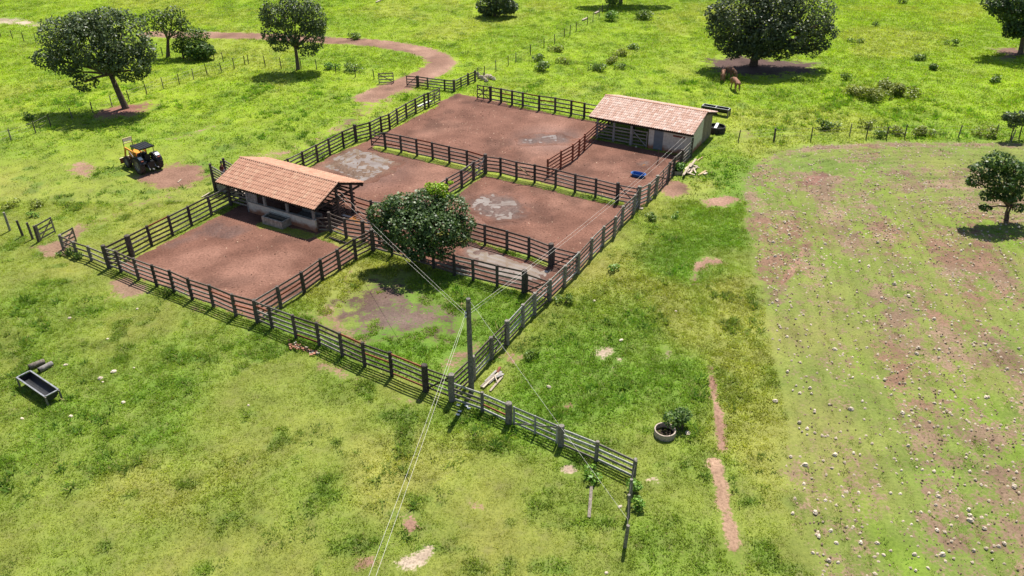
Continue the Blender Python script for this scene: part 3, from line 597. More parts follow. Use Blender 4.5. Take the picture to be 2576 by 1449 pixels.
# ------------------------------------------------------------------ sheds
def tile_mesh(wd, ln, step=.028):
    prof = [(-.5, .0), (-.18, .0), (-.06, .045), (.12, .075), (.30, .06), (.44, .02), (.5, .0)]
    vs = []
    for s_, (y, dz) in enumerate(((0.0, step), (ln * 1.10, 0.004))):
        for px, pz in prof: vs.append((px * wd * 1.04, y, pz * wd / .24 + dz))
    n = len(prof)
    fs = [(i, i + 1, n + i + 1, n + i) for i in range(n - 1)]
    for px, pz in prof: vs.append((px * wd * 1.04, 0.0, pz * wd / .24 + step - .022))
    fs += [(2 * n + i, 2 * n + i + 1, i + 1, i) for i in range(n - 1)]
    return vs, fs
def tiled_roof(root, a0, a1, b_e, z_e, b_r, z_r, cols, rows, mats, first=None, nobj=300, seed=1):
    """one slope: eave at b_e, ridge at b_r; the tiles that show largest are objects of their own"""
    sl = math.hypot(b_r - b_e, z_r - z_e); ln = sl / rows; wd = (a1 - a0) / cols
    up = (AB(0, b_r, z_r) - AB(0, b_e, z_e)).normalized(); ax = AX if b_r > b_e else -AX
    nrm = ax.cross(up).normalized(); vs, fs = tile_mesh(wd, ln)
    rt = Matrix((ax, up, nrm)).transposed(); off = wloc(root)
    me = None; rest = MB(); tint = []; rr = random.Random(seed)
    order = sorted([(r, c) for r in range(rows) for c in range(cols)], key=lambda k: (-(k[1]) + k[0] * .6) if b_r > b_e else 0)
    for i, (r, c) in enumerate(order):
        p = AB(a0 + (c + .5) * wd, b_e + (b_r - b_e) * r / rows, z_e + (z_r - z_e) * r / rows) + nrm * (.03 + rr.uniform(0, .008))
        rot = rt @ Matrix.Rotation(rr.gauss(0, .012), 3, 'Z') @ Matrix.Rotation(rr.gauss(0, .01), 3, 'X')
        if i < nobj:
            if me is None:
                me = bpy.data.meshes.new('tile'); me.from_pydata(vs, [], fs); me.materials.append(mats[0]); me.update()
            o = bpy.data.objects.new('tile', me); C.objects.link(o); o.parent = root
            o.matrix_local = Matrix.Translation(p - off) @ rot.to_4x4()
        else:
            t = rr.random(); rest.add([p + rot @ Vector(v) for v in vs], fs); tint += [t] * len(vs)
    if rest.v:
        o = rest.build('tile', mats[1], root); a = o.data.attributes.new('tint', 'FLOAT', 'POINT'); a.data.foreach_set('value', np.array(tint, np.float32)); tag(o, kind='stuff')
def ridge_tiles(root, a0, a1, b, z, n, mat):
    wd = (a1 - a0) / n; vs = []
    for s_, y in enumerate((-.55, .55)):
        r = .13 if s_ else .115
        for k in range(6): t = math.pi * k / 5; vs.append((y * wd, math.cos(t) * r, math.sin(t) * r * .8 - .02))
    fs = [(k, k + 1, 7 + k, 6 + k) for k in range(5)]
    me = bpy.data.meshes.new('ridge_tile'); me.from_pydata(vs, [], fs); me.materials.append(mat); me.update(); off = wloc(root)
    for k in range(n):
        o = bpy.data.objects.new('ridge_tile', me); C.objects.link(o); o.parent = root
        o.matrix_local = Matrix.Translation(AB(a0 + (k + .5) * wd, b, z) - off) @ Matrix((AX, BX, Vector((0, 0, 1)))).transposed().to_4x4()
def bab(mb, a0, a1, b0, b1, z0, z1):       # a box along the corral's axes
    c = AB((a0 + a1) / 2, (b0 + b1) / 2, (z0 + z1) / 2); return mb.box(c, (a1 - a0, b1 - b0, z1 - z0), Matrix((AX, BX, Vector((0, 0, 1)))).transposed())
def gable_frame(root, a0, a1, be, ze, br, zr, bb, zb, n, mat='timber'):
    for k in range(n):
        a = a0 + .12 + (a1 - a0 - .24) * k / (n - 1)
        for b_, z_ in ((be, ze), (bb, zb)):
            d = (AB(0, b_, z_) - AB(0, br, zr)); e = AB(a, br, zr) + d * 1.0
            MB().beam(AB(a, br, zr) - Vector((0, 0, .12)), e - Vector((0, 0, .12)), .07, .14).build('rafter', M[mat], root)
    for b_, z_ in ((be + .18, ze + .0), (br, zr - .1), (bb - .18, zb + .0)):
        MB().beam(AB(a0, b_, z_ - .14), AB(a1, b_, z_ - .14), .1, .14).build('purlin', M[mat], root)
# near shed
A0, A1, BE, ZE, BR, ZR, BB = -51.75, -41.0, 40.72, 2.12, 43.68, 3.25, 46.65
sh1 = thing('shed', AB(-46.4, 43.7), 'near open shed with warm orange tiled roof and low stained wall', 'shed')
roof = thing('roof', (0, 0, 0), None, None); roof.parent = sh1; roof.location = (0, 0, 0); roof.name = 'roof'
deck = MB()
for b_ in (BE, BB):
    deck.add([AB(A0, b_, ZE), AB(A1, b_, ZE), AB(A1, BR, ZR), AB(A0, BR, ZR), AB(A0, b_, ZE - .03), AB(A1, b_, ZE - .03), AB(A1, BR, ZR - .03), AB(A0, BR, ZR - .03)], [(0, 1, 2, 3), (7, 6, 5, 4), (0, 4, 5, 1), (1, 5, 6, 2), (3, 7, 4, 0)])
deck.build('roof_deck', M['timber'], roof)
tiled_roof(roof, A0, A1, BE - .05, ZE, BR, ZR, 46, 8, (M['tile1'], M['tile1s']), seed=3)
tiled_roof(roof, A0, A1, BB + .05, ZE, BR, ZR, 46, 8, (M['tile1'], M['tile1s']), nobj=0, seed=4)
ridge_tiles(roof, A0, A1, BR, ZR + .05, 28, M['tile1'])
gable_frame(roof, A0, A1, BE, ZE, BR, ZR, BB, ZE, 8)
bab(MB(), -48.8, -41.45, 41.0, 41.16, -.1, .95).build('wall', M['plaster'], sh1)
bab(MB(), -48.75, -41.75, 40.97, 41.19, .951, .99).build('wall_cap', M['concrete'], sh1)
for k in range(6):
    bab(MB(), -48.8 + k * .2, -48.61 + k * .2, 41.05 + jit(.01), 41.09, .99, 2.02 + jit(.03)).build('board', M['board'], sh1)
bab(MB(), -41.75, -41.4, 40.95, 41.22, -.1, 1.02).build('pier', M['plaster'], sh1)
for a in (-48.75, -46.8, -44.35, -41.6):
    bab(MB(), a - .09, a + .09, 41.0, 41.17, 0 if a < -48 else .98, 2.05).build('post', M['board'], sh1)
for a, b in ((-41.1, 45.12), (-43.6, 46.0), (-46.2, 46.0), (-48.8, 46.0), (-51.2, 46.0), (-51.2, 41.3), (-41.3, 43.6), (-46.4, 43.7), (-51.0, 43.7)):
    zt = ZR - (abs(b - BR)) * (ZR - ZE) / (BR - BE) - .12
    MB().tube([AB(a, b, -.2), AB(a, b, zt)], [.14, .12], 9, wob=.06).build('post', M['post'], sh1)
MB().beam(AB(-41.1, 45.12, 1.75), AB(-41.1, 43.6, 2.95), .1, .14).build('brace', M['timber'], sh1)
MB().beam(AB(-41.15, 41.1, 2.02), AB(-41.15, 46.2, 2.02), .1, .15).build('tie_beam', M['timber'], sh1)
for k in range(7):   # slatted partition across the shed's open end
    bab(MB(), -41.35, -41.3, 43.0, 44.4, .25 + k * .24, .36 + k * .24).build('slat', M['rail'], sh1)
for k in range(5): bab(MB(), -49, -41.6, 46.02 + jit(.01), 46.07, .25 + k * .33, .39 + k * .33).build('rail', M['timber'], sh1)
for k in range(5): bab(MB(), -51.2, -48.9, 41.32, 41.37, .25 + k * .33, .39 + k * .33).build('rail', M['rail_grey'], sh1)
for k in range(4): bab(MB(), -46.4, -41.5, 43.62, 43.67, .3 + k * .36, .44 + k * .36).build('rail', M['timber'], sh1)
bab(MB(), -44.0, -41.9, 41.7, 42.3, .62, .72).build('feed_shelf', M['rail_grey'], sh1)
for a in (-43.7, -42.2): bab(MB(), a - .05, a + .05, 41.95, 42.05, -.05, .63).build('shelf_leg', M['rail'], sh1)
bab(MB(), -44.0, -41.9, 42.3, 42.34, .55, .95).build('feed_shelf_back', M['rail_grey'], sh1)
gate('small dark gate closing the gap between the near shed and its yard fence', AB(-41.3, 41.1), s0 + Vector((-.1, 0, 0)), 1.25, 4, 'rail', .2, flip=True)
# chute at the shed's end
ch = thing('loading_ramp', AB(-54.5, 43.3), 'cattle loading ramp with slanting rail sides at the end of the near shed', 'ramp')
rp = MB(); A_, B_ = (-54.45, 42.75), (-51.3, 44.0)
rp.add([AB(-54.45, 42.75, -.1), AB(-51.0, 42.75, -.1), AB(-51.0, 44.0, -.1), AB(-54.45, 44.0, -.1), AB(-54.45, 42.75, 1.05), AB(-51.0, 42.75, .05), AB(-51.0, 44.0, .05), AB(-54.45, 44.0, 1.05)], [(3, 2, 1, 0), (4, 5, 6, 7), (0, 1, 5, 4), (1, 2, 6, 5), (2, 3, 7, 6), (3, 0, 4, 7)])
rp.build('ramp_bed', M['concrete'], ch)
for b in (42.65, 44.12):
    for a, h in ((-54.5, 2.5), (-52.9, 2.05), (-51.35, 1.75)): MB().tube([AB(a, b, -.2), AB(a, b, h)], [.13, .12], 9, wob=.06).build('post', M['post'], ch)
    for k in range(5):
        MB().beam(AB(-54.5, b, 1.22 + .27 * k), AB(-51.3, b, .35 + .27 * k), .045, .13).build('rail', M[random.choice(['rail_grey', 'rail_grey', 'rail'])], ch)
# concrete trough
def trough_box(name, label, c, la, lb, h, matw, fill):
    r = thing(name, AB(*c), label, 'trough'); a0, a1, b0, b1 = c[0] - la / 2, c[0] + la / 2, c[1] - lb / 2, c[1] + lb / 2; t = .12
    m = MB(); bab(m, a0, a1, b0, b0 + t, -.05, h); bab(m, a0, a1, b1 - t, b1, -.05, h); bab(m, a0, a0 + t, b0 + t, b1 - t, -.05, h); bab(m, a1 - t, a1, b0 + t, b1 - t, -.05, h); bab(m, a0 + t, a1 - t, b0 + t, b1 - t, -.05, h * .6)
    m.build('basin', matw, r); bab(MB(), a0 + t, a1 - t, b0 + t, b1 - t, h * .6, h - .06).build('water', fill, r); return r
trough_box('water_trough', 'mossy concrete water trough full of dark water against the near shed wall', (-45.15, 40.5), 2.2, 1.0, .62, M['concrete'], M['water_dark'])
# far shed
a0, a1, be, ze, br, zr, bb = -31.85, -21.05, 70.55, 2.2, 74.4, 3.3, 78.1
sh2 = thing('shed', AB(-26.4, 74), 'far shed with faded pink tiled roof, white walls and grey door', 'shed')
roof2 = bpy.data.objects.new('roof', None); C.objects.link(roof2); roof2.parent = sh2
deck = MB()
for b_ in (be, bb):
    deck.add([AB(a0, b_, ze), AB(a1, b_, ze), AB(a1, br, zr), AB(a0, br, zr), AB(a0, b_, ze - .03), AB(a1, b_, ze - .03), AB(a1, br, zr - .03), AB(a0, br, zr - .03)], [(0, 1, 2, 3), (7, 6, 5, 4), (0, 4, 5, 1), (1, 5, 6, 2), (3, 7, 4, 0)])
deck.build('roof_deck', M['timber'], roof2)
tiled_roof(roof2, a0, a1, be - .05, ze, br, zr, 50, 10, (M['tile2'], M['tile2s']), seed=5)
tiled_roof(roof2, a0, a1, bb + .05, ze, br, zr, 50, 10, (M['tile2'], M['tile2s']), nobj=0, seed=6)
ridge_tiles(roof2, a0, a1, br, zr + .05, 28, M['tile1'])
gable_frame(roof2, a0, a1, be, ze, br, zr, bb, ze, 8)
zt = lambda b: zr - abs(b - br) * (zr - ze) / (br - be) - .06
bab(MB(), -25.5, -25.0, 70.85, 71.0, -.1, 2.1).build('wall', M['plaster'], sh2)
bab(MB(), -24.06, -21.3, 70.85, 71.0, -.1, 2.1).build('wall', M['plaster'], sh2)
bab(MB(), -25.0, -24.06, 70.853, 70.997, 2.03, 2.1).build('lintel', M['plaster'], sh2)
dr = bab(MB(), -25.0, -24.06, 70.87, 70.93, 0, 2.03).build('door', M['door'], sh2)
for k in range(5): bab(MB(), -24.93 + k * .17, -24.80 + k * .17, 70.855, 70.87, .05, 1.98).build('panel', M['door'], dr)
bab(MB(), -24.16, -24.12, 70.82, 70.856, 1.0, 1.1).build('handle', M['steel'], dr)
vt = bab(MB(), -23.1, -21.9, 70.842, 70.849, 1.62, 1.8).build('vent', M['vent'], sh2)
for k in range(7): bab(MB(), -23.08 + k * .17, -22.94 + k * .17, 70.825, 70.843, 1.635, 1.785).build('brick', M['vent'], vt)
def gable(name, a, b0, b1, mat, boards=False):
    if not boards:
        m = MB(); m.add([AB(a - .12, b0, -.1), AB(a - .12, b1, -.1), AB(a - .12, b1, zt(b1)), AB(a - .12, b0, zt(b0)), AB(a, b0, -.1), AB(a, b1, -.1), AB(a, b1, zt(b1)), AB(a, b0, zt(b0))], [(0, 1, 2, 3), (7, 6, 5, 4), (0, 4, 5, 1), (1, 5, 6, 2), (2, 6, 7, 3), (3, 7, 4, 0)]); m.build(name, mat, sh2)
    else:
        b = b0
        while b < b1 - .05:
            m = MB(); e = min(b + .21, b1); aa = a + jit(.015)
            m.add([AB(aa - .04, b, 0), AB(aa - .04, e, 0), AB(aa - .04, e, zt(e)), AB(aa - .04, b, zt(b)), AB(aa, b, 0), AB(aa, e, 0), AB(aa, e, zt(e)), AB(aa, b, zt(b))], [(0, 1, 2, 3), (7, 6, 5, 4), (0, 4, 5, 1), (1, 5, 6, 2), (2, 6, 7, 3), (3, 7, 4, 0)]); m.build('board', mat, sh2); b += .225
gable('wall', -21.3, 71.003, 74.35, M['plaster']); gable('board', -21.3, 74.4, 77.2, M['board_brown'], True)
gable('wall', -25.5, 71.003, 77.2, M['plaster'])
bab(MB(), -25.5, -21.5, 77.203, 77.33, -.1, 2.4).build('wall', M['plaster'], sh2)
for a, b in ((-31.0, 70.85), (-29.2, 70.85), (-27.35, 70.85), (-31.3, 77.2), (-28.5, 77.2), (-31.3, 74.4), (-28.5, 74.4)):
    MB().tube([AB(a, b, -.2), AB(a, b, zt(b) - .05)], [.13, .11], 9, wob=.06).build('post', M['board'] if b < 71 else M['post'], sh2)
for i_, (s, e) in enumerate(((-31.0, -29.2), (-29.2, -27.35))):
    for k in range(5): MB().beam(AB(s, 70.84, .2 + k * .33), AB(e, 70.84, .2 + k * .33 + jit(.03)), .04, .14).build('rail', M['rail_grey'], sh2)
for k in range(5): MB().beam(AB(-31.3, 77.2, .2 + k * .33), AB(-25.6, 77.2, .2 + k * .33), .04, .14).build('rail', M['rail'], sh2)
for k in range(5): MB().beam(AB(-31.25, 70.9, .2 + k * .33), AB(-31.3, 77.2, .2 + k * .33), .04, .14).build('rail', M['rail'], sh2)
gate('weathered pale gate with diagonal brace inside the far shed front', AB(-27.2, 70.85), AB(-25.7, 70.85), 1.6, 5, 'rail_grey', .15, brace='rail_pale', flip=True)

# ------------------------------------------------------------------ utility pole and wires
pb = GT(1, 2, 2168, 1045); pt = at_depth(Tp(1, 2, 2135, 105), pb.y - .02)
pr = thing('utility_pole', (pb.x, pb.y, 0), 'tall grey wooden utility pole rising beside the corral corner', 'pole')
MB().tube([(pb.x, pb.y, -.4), pb.lerp(pt, .5), pt - Vector((0, 0, .02)), pt], [.165, .145, .125, .11], 12, wob=.03).build('shaft', M['pole'], pr)
hx = pb.lerp(pt, .855)
MB().beam(hx + Vector((-.15, -.12, -.22)), hx + Vector((-.15, -.12, .2)), .05, .07).build('bracket', M['black'], pr)
for z in (-.13, .1): MB().tube([hx + Vector((-.15, -.17, z - .05)), hx + Vector((-.15, -.17, z + .05))], [.06, .06], 8).build('insulator', M['greyplastic'], pr)
def wire(label, p, q, sag, group=None, r=.006):
    pts = []
    for k in range(25):
        t = k / 24; v = p.lerp(q, t); v.z -= sag * 4 * t * (1 - t); pts.append(v)
    tag(MB().tube(pts, r, 5).build('overhead_wire', M['wire']), label, 'wire', group)
hA = hx + Vector((-.15, -.19, .1)); hB = hx + Vector((-.15, -.19, -.13)); hC = hx + Vector((.1, .05, .15)); hD = hx + Vector((.1, .05, -.05))
e1 = G((895, 1520), 5.2); e2 = G((915, 1520), 5.2)
wire('pale overhead wire crossing open grass from the utility pole, one of two', hA, e1 + (e1 - hA) * .6, .25, 'wires over the open grass'); wire('pale overhead wire crossing open grass from the utility pole, one of two', hB, e2 + (e2 - hB) * .6, .25, 'wires over the open grass')
b1 = AB(-40.95, 43.5, 2.75); wire('overhead wire from the utility pole past the leafy tree to the near shed', hA + Vector((0, .1, 0)), b1, .12, 'wires to the near shed'); wire('overhead wire from the utility pole past the leafy tree to the near shed', hB + Vector((0, .1, 0)), b1 + Vector((-.1, -.25, -.22)), .12, 'wires to the near shed')
b2 = AB(-21.9, 70.82, 2.0); wire('long overhead wire from the utility pole over the yards to the far shed', hC, b2, .5, 'wires to the far shed'); wire('long overhead wire from the utility pole over the yards to the far shed', hD, b2 + Vector((.3, -.1, -.12)), .5, 'wires to the far shed')
st = GT(2, 3, 1132, 1165); wire('guy wire slanting from the pole top down to the old stake', pb.lerp(pt, .97) + Vector((.1, 0, 0)), at_depth(Tp(2, 3, 1165, 880), st.y), .02)

# ------------------------------------------------------------------ trees and shrubs
def n3(x, y, z, s, k): return (vn(x + z * .61, y - z * .37, s, k) + vn(y + z * .83, x * .7 + z, s, k + 1) + vn(x - y, z * 1.3, s, k + 2)) / 3
def leaf_cloud(lobes, dens, size, cols, seed, gap=.44, flat=.5, droop=0.0, zmin=.12):
    """lobes: (centre, rx, ry, rz). Leaves fill the outer shell of every lobe, in clumps with gaps between."""
    r = np.random.default_rng(seed); Ps = []; Ns = []; Dk = []
    for c, rx, ry, rz in lobes:
        area = 4 * math.pi * ((rx * ry) ** 1.6 / 3 + (rx * rz) ** 1.6 / 3 + (ry * rz) ** 1.6 / 3) ** (1 / 1.6)
        n = int(area * dens * 4.0); d = r.normal(size=(n, 3)); d /= np.linalg.norm(d, axis=1)[:, None]
        rad = 1 - np.abs(r.normal(0, .16, n)) + .06 * r.normal(size=n)
        bumpy = 1 + .34 * (n3(d[:, 0] * 3 + c[0], d[:, 1] * 3 + c[1], d[:, 2] * 3, .9, seed % 50) - .5)
        p = np.array(c) + d * np.array((rx, ry, rz)) * (rad * bumpy)[:, None]
        Ps.append(p); Ns.append(d / np.array((rx, ry, rz))); Dk.append(rad)
    P = np.concatenate(Ps); D = np.concatenate(Ns); D /= np.linalg.norm(D, axis=1)[:, None]; rad = np.concatenate(Dk)
    k = (n3(P[:, 0], P[:, 1], P[:, 2], .85, (seed + 20) % 60) + .10 * r.normal(size=len(P)) > gap - .05) & (P[:, 2] > zmin); P = P[k]; D = D[k]; rad = rad[k]; n = len(P)
    nr = D * .55 + np.array((0, 0, flat)) + r.normal(size=(n, 3)) * .55; nr /= np.linalg.norm(nr, axis=1)[:, None]
    t = r.normal(size=(n, 3)); t[:, 2] -= droop * 2; t -= nr * (t * nr).sum(1)[:, None]; t /= np.linalg.norm(t, axis=1)[:, None]; b = np.cross(nr, t)
    L = size * r.uniform(.6, 1.3, n)[:, None]; W = L * .42
    V = np.stack([P - t * L * .5, P + b * W - nr * W * .25, P + t * L * .5, P - b * W - nr * W * .25], 1).reshape(-1, 3)
    F = np.arange(n * 4).reshape(-1, 4)
    mix = np.clip(r.beta(2, 2, n) * .8 + .5 * (n3(P[:, 0], P[:, 1], P[:, 2], 1.3, seed % 40) - .4), 0, 1)[:, None]
    col = np.array(cols[0]) * (1 - mix) + np.array(cols[1]) * mix; col *= 1.35 * r.uniform(.75, 1.25, (n, 1))
    hot = r.random(n) < .05; col[hot] = np.array(cols[2]) * r.uniform(.8, 1.2, (hot.sum(), 1))
    return V, F, np.repeat(col, 4, 0)
def tree(label, base, lobes, dens, size, cols, seed, trunk=.28, fork=None, gap=.47, forks=1, group=None, name='tree', droop=.2, cat='tree', extra=None, lean=None):
    root = thing(name, (base.x, base.y, 0), label, cat, group); rr = random.Random(seed)
    zc = sum(l[0][2] for l in lobes) / len(lobes); fk = fork if fork is not None else Vector((base.x, base.y, zc * .45))
    tb = MB(); stems = [base] if forks == 1 else [base + Vector((rr.uniform(-.25, .25), rr.uniform(-.2, .2), 0)) for _ in range(forks)]
    for s_ in stems:
        f_ = fk + (s_ - base) * 1.4; r_ = trunk / (forks ** .5)
        mid = s_.lerp(f_, .5) + Vector((rr.uniform(-.1, .1), rr.uniform(-.1, .1), 0))
        tb.tube([s_ - Vector((0, 0, .25)), s_ + Vector((0, 0, .15)), mid, f_], [r_ * 1.6, r_ * 1.12, r_ * .9, r_ * .75], 10, wob=.05)
    tb.build('trunk', M['bark'], root, smooth=True)
    lb = MB()
    for c, rx, ry, rz in lobes:
        c = Vector(c); s_ = fk + (rr.choice(stems) - base) * 1.4
        m1 = s_.lerp(c, .45) + Vector((rr.uniform(-.3, .3), rr.uniform(-.3, .3), rr.uniform(-.1, .35)))
        lb.tube([s_ - Vector((0, 0, .05)), m1, c], [trunk * .55, trunk * .36, trunk * .16], 7)
        for _ in range(5):
            d = Vector((rr.gauss(0, 1), rr.gauss(0, 1), rr.gauss(.2, .7))).normalized(); e = c + Vector((d.x * rx, d.y * ry, d.z * rz)) * .8
            if e.z > .3: lb.tube([m1.lerp(c, rr.uniform(.4, 1)), c.lerp(e, .55) + Vector((0, 0, .1)), e], [trunk * .17, trunk * .1, trunk * .04], 5)
    lb.build('limbs', M['bark'], root, smooth=True)
    V, F, Cc = leaf_cloud(lobes, dens, size, cols, seed, gap, droop=droop)
    if extra:
        V2, F2, C2 = leaf_cloud(*extra); tag(np_mesh('young_shoots', V2, F2, M['leaf'], dict(col=C2), parent=root, off=(base.x, base.y, 0)), kind='stuff')
    np_mesh('crown', V, F, M['leaf'], dict(col=Cc), parent=root, off=(base.x, base.y, 0))
    return root
def lobes_px(base, l, i, j):        # (x, y, radius in tile px, depth offset m, flattening)
    o = []
    for x, y, r, dy, fl in l:
        p = at_depth(Tp(i, j, x, y), base.y + dy); m = mpp(base.y + dy) * r / 4; o.append(((p.x, p.y, max(p.z, .3)), m, m * .95, m * fl))
    return o
DK = [(.045, .068, .028), (.105, .138, .062), (.22, .25, .15)]
b = GT(0, 0, 1262, 1088)
tree('big spreading dark tree with leaning trunk standing over the wire fence', b, lobes_px(b, [(900, 420, 300, 0, .85), (620, 360, 230, .3, .8), (1230, 340, 270, 0, .8), (1050, 230, 200, 1.2, .7), (820, 240, 170, .8, .7), (470, 590, 140, 0, .7), (850, 830, 125, -1, .7), (1290, 640, 210, -.8, .85), (650, 620, 160, -.4, .8), (1060, 560, 200, -1.5, .8), (1460, 520, 120, .5, .9), (1420, 700, 90, -.5, .8), (760, 720, 90, -.8, .7)], 0, 0), 9, .27, DK, 11, .34, fork=at_depth(Tp(0, 0, 1110, 740), b.y), droop=.4, gap=.455)
b = GT(0, 0, 1695, 570)
tree('open-branched young tree behind the big spreading tree', b, lobes_px(b, [(1560, 200, 130, 0, .7), (1740, 160, 130, .5, .7), (1830, 250, 90, 0, .7), (1650, 280, 110, -.5, .7), (1800, 330, 70, 0, .7)], 0, 0), 7, .26, [(.035, .06, .015), (.08, .115, .03), (.16, .2, .07)], 13, .24, fork=at_depth(Tp(0, 0, 1690, 400), b.y), gap=.47)
b = GT(0, 0, 1850, 585)
tree('feathery soft green bush beside the open-branched young tree', b, lobes_px(b, [(1930, 370, 130, .5, .75), (2020, 360, 90, .5, .7), (1800, 470, 80, 0, .8), (1840, 420, 100, .3, .7)], 0, 0), 10, .22, [(.05, .09, .015), (.10, .15, .03), (.15, .19, .04)], 14, .12, gap=.44, name='bush', cat='bush')
b = GT(0, 0, 2000, 600)
tree('glossy bright-leaved round bush beside the open-branched young tree', b, lobes_px(b, [(2000, 500, 120, 0, .75), (1930, 520, 80, -.3, .8), (2080, 510, 80, 0, .8)], 0, 0), 9, .34, [(.03, .06, .012), (.10, .17, .035), (.28, .38, .12)], 15, .1, gap=.42, name='bush', cat='bush')
b = GT(1, 0, 425, 700)
tree('upright dark tree with an open gap in its crown near the track', b, lobes_px(b, [(260, 120, 200, 0, .85), (430, 60, 190, .4, .8), (560, 180, 150, 0, .95), (190, 330, 130, -.2, .9), (560, 360, 140, 0, .95), (260, 430, 120, -.4, .8), (520, 480, 110, -.3, .8), (170, 160, 130, 0, .9), (350, 380, 90, -.8, .9), (620, 270, 90, 0, .9)], 1, 0), 9, .26, DK, 17, .24, fork=at_depth(Tp(1, 0, 395, 470), b.y), droop=.4, gap=.45)
b = GT(2, 0, 2430, 655)
tree('huge rounded dark tree shading resting cattle', b, lobes_px(b, [(2330, 130, 300, -1, .8), (2620, 60, 330, 0, .8), (2950, 120, 280, -.5, .8), (3080, 250, 150, -1, .7), (2150, 260, 180, -.5, .9), (2450, 370, 220, -2.5, .7), (2750, 330, 230, -2.5, .7), (2990, 390, 140, -1.5, .8), (2160, 430, 120, -1, .8), (2560, 480, 140, -2.5, .7), (2330, 460, 120, -2.5, .7), (2600, -120, 300, 1, .7), (2880, 470, 110, -1.5, .7), (2050, 130, 110, 0, .8), (3120, 440, 90, -.8, .8), (3170, 330, 110, -.6, .8), (2230, 510, 110, -1.5, .7), (2700, 500, 140, -2.5, .7), (3010, 510, 100, -1.5, .7), (2450, 530, 110, -3, .6), (2570, 300, 220, -3, .8)], 2, 0), 8, .28, [(.037, .055, .026), (.085, .108, .055), (.2, .22, .14)], 19, .5, droop=.5, gap=.462)
b = GT(3, 0, 2540, 540)
tree('dark spreading tree beyond the ploughed field with bare shaded ground beneath', b, lobes_px(b, [(2430, 80, 190, 0, .6), (2620, 180, 240, 0, .7), (2520, 290, 130, -1, .6), (2280, 40, 130, 0, .6), (2800, 150, 260, 0, .7), (2600, -60, 260, 0, .6), (2460, 330, 90, -.8, .6)], 3, 0), 8, .34, [(.03, .055, .02), (.065, .105, .035), (.15, .2, .08)], 23, .32, fork=at_depth(Tp(3, 0, 2570, 330), b.y), gap=.46)
b = GT(3, 1, 2380, 760)
tree('small layered tree with several thin stems on the ploughed field', b, lobes_px(b, [(2330, 170, 150, 0, .6), (2180, 260, 130, 0, .55), (2480, 260, 150, 0, .6), (2110, 380, 110, -.3, .5), (2330, 380, 170, -.6, .55), (2560, 400, 150, 0, .6), (2230, 520, 100, -.5, .5), (2430, 520, 120, -.5, .5), (2190, 640, 60, -.5, .5), (2520, 640, 70, -.3, .6), (2650, 250, 110, 0, .6)], 3, 1), 16, .21, [(.025, .055, .012), (.065, .12, .022), (.15, .22, .05)], 29, .17, fork=at_depth(Tp(3, 1, 2410, 620), b.y), forks=3, gap=.455)
b = GT(3, 0, 2455, 1400)
tree('little pale-leaved tree growing in the leaning wire fence', b, lobes_px(b, [(2440, 1170, 70, 0, .8), (2520, 1180, 80, 0, .8), (2480, 1240, 70, -.2, .7), (2400, 1180, 45, 0, .8), (2590, 1200, 80, 0, .8)], 3, 0), 16, .22, [(.05, .08, .03), (.12, .16, .06), (.22, .26, .12)], 31, .08, forks=2, gap=.44)
b = GT(1, 0, 2400, 165)
tree('low dense dark tree standing alone in the upper pasture', b, lobes_px(b, [(2330, 60, 120, 0, .8), (2470, 40, 130, 0, .8), (2420, -40, 150, 0, .8), (2560, 70, 80, 0, .8), (2330, 110, 60, -.5, .7)], 1, 0), 8, .34, DK, 37, .25, gap=.44)
b = GT(2, 0, 1090, 38)
tree('tall tree at the upper pasture edge whose shadow falls on the wire fence', b, [((b.x + dx, b.y + dy, z), r, r, r * .8) for dx, dy, z, r in ((0, 0, 7.5, 3), (3, .5, 7, 2.6), (-3, 0, 7, 2.5), (5.5, 0, 6.8, 2.3), (7.5, .5, 6.5, 1.8), (.5, 2, 9, 2.6), (-5, 0, 6.6, 1.8))], 7, .36, DK, 41, .32, fork=Vector((b.x, b.y, 4.6)), gap=.46)
b = Vector((-6.55, 51.45, 0))
ml = [(1240, 700, 130, 0, .8), (1450, 650, 190, .4, .8), (1700, 620, 200, .8, .8), (1950, 660, 190, .6, .8), (2080, 800, 130, .2, .85), (1560, 840, 220, -1.2, .8), (1830, 850, 220, -1.2, .8), (1330, 850, 140, -.5, .8), (1400, 1000, 130, -1.2, .75), (1620, 1050, 150, -1.7, .75), (1860, 1040, 150, -1.4, .75), (2040, 950, 130, -.6, .8), (1700, 740, 180, .2, .8), (1390, 590, 60, .6, 1), (1250, 800, 90, 0, .8)]
sh = lobes_px(b, [(1790, 450, 75, 1.2, .8), (1900, 520, 60, 1, .8), (1730, 420, 40, 1.2, .8), (1870, 440, 60, 1.2, .8), (1960, 385, 25, 1.2, .8), (1980, 520, 40, 1, .8)], 1, 1)
tree('round glossy dark tree inside the corral with lime green young shoots', b, lobes_px(b, ml, 1, 1), 22, .20, [(.03, .058, .016), (.075, .125, .034), (.28, .34, .17)], 43, .22, gap=.425, droop=.55, extra=(sh, 26, .17, [(.16, .26, .015), (.30, .42, .02), (.4, .5, .06)], 5, .40))

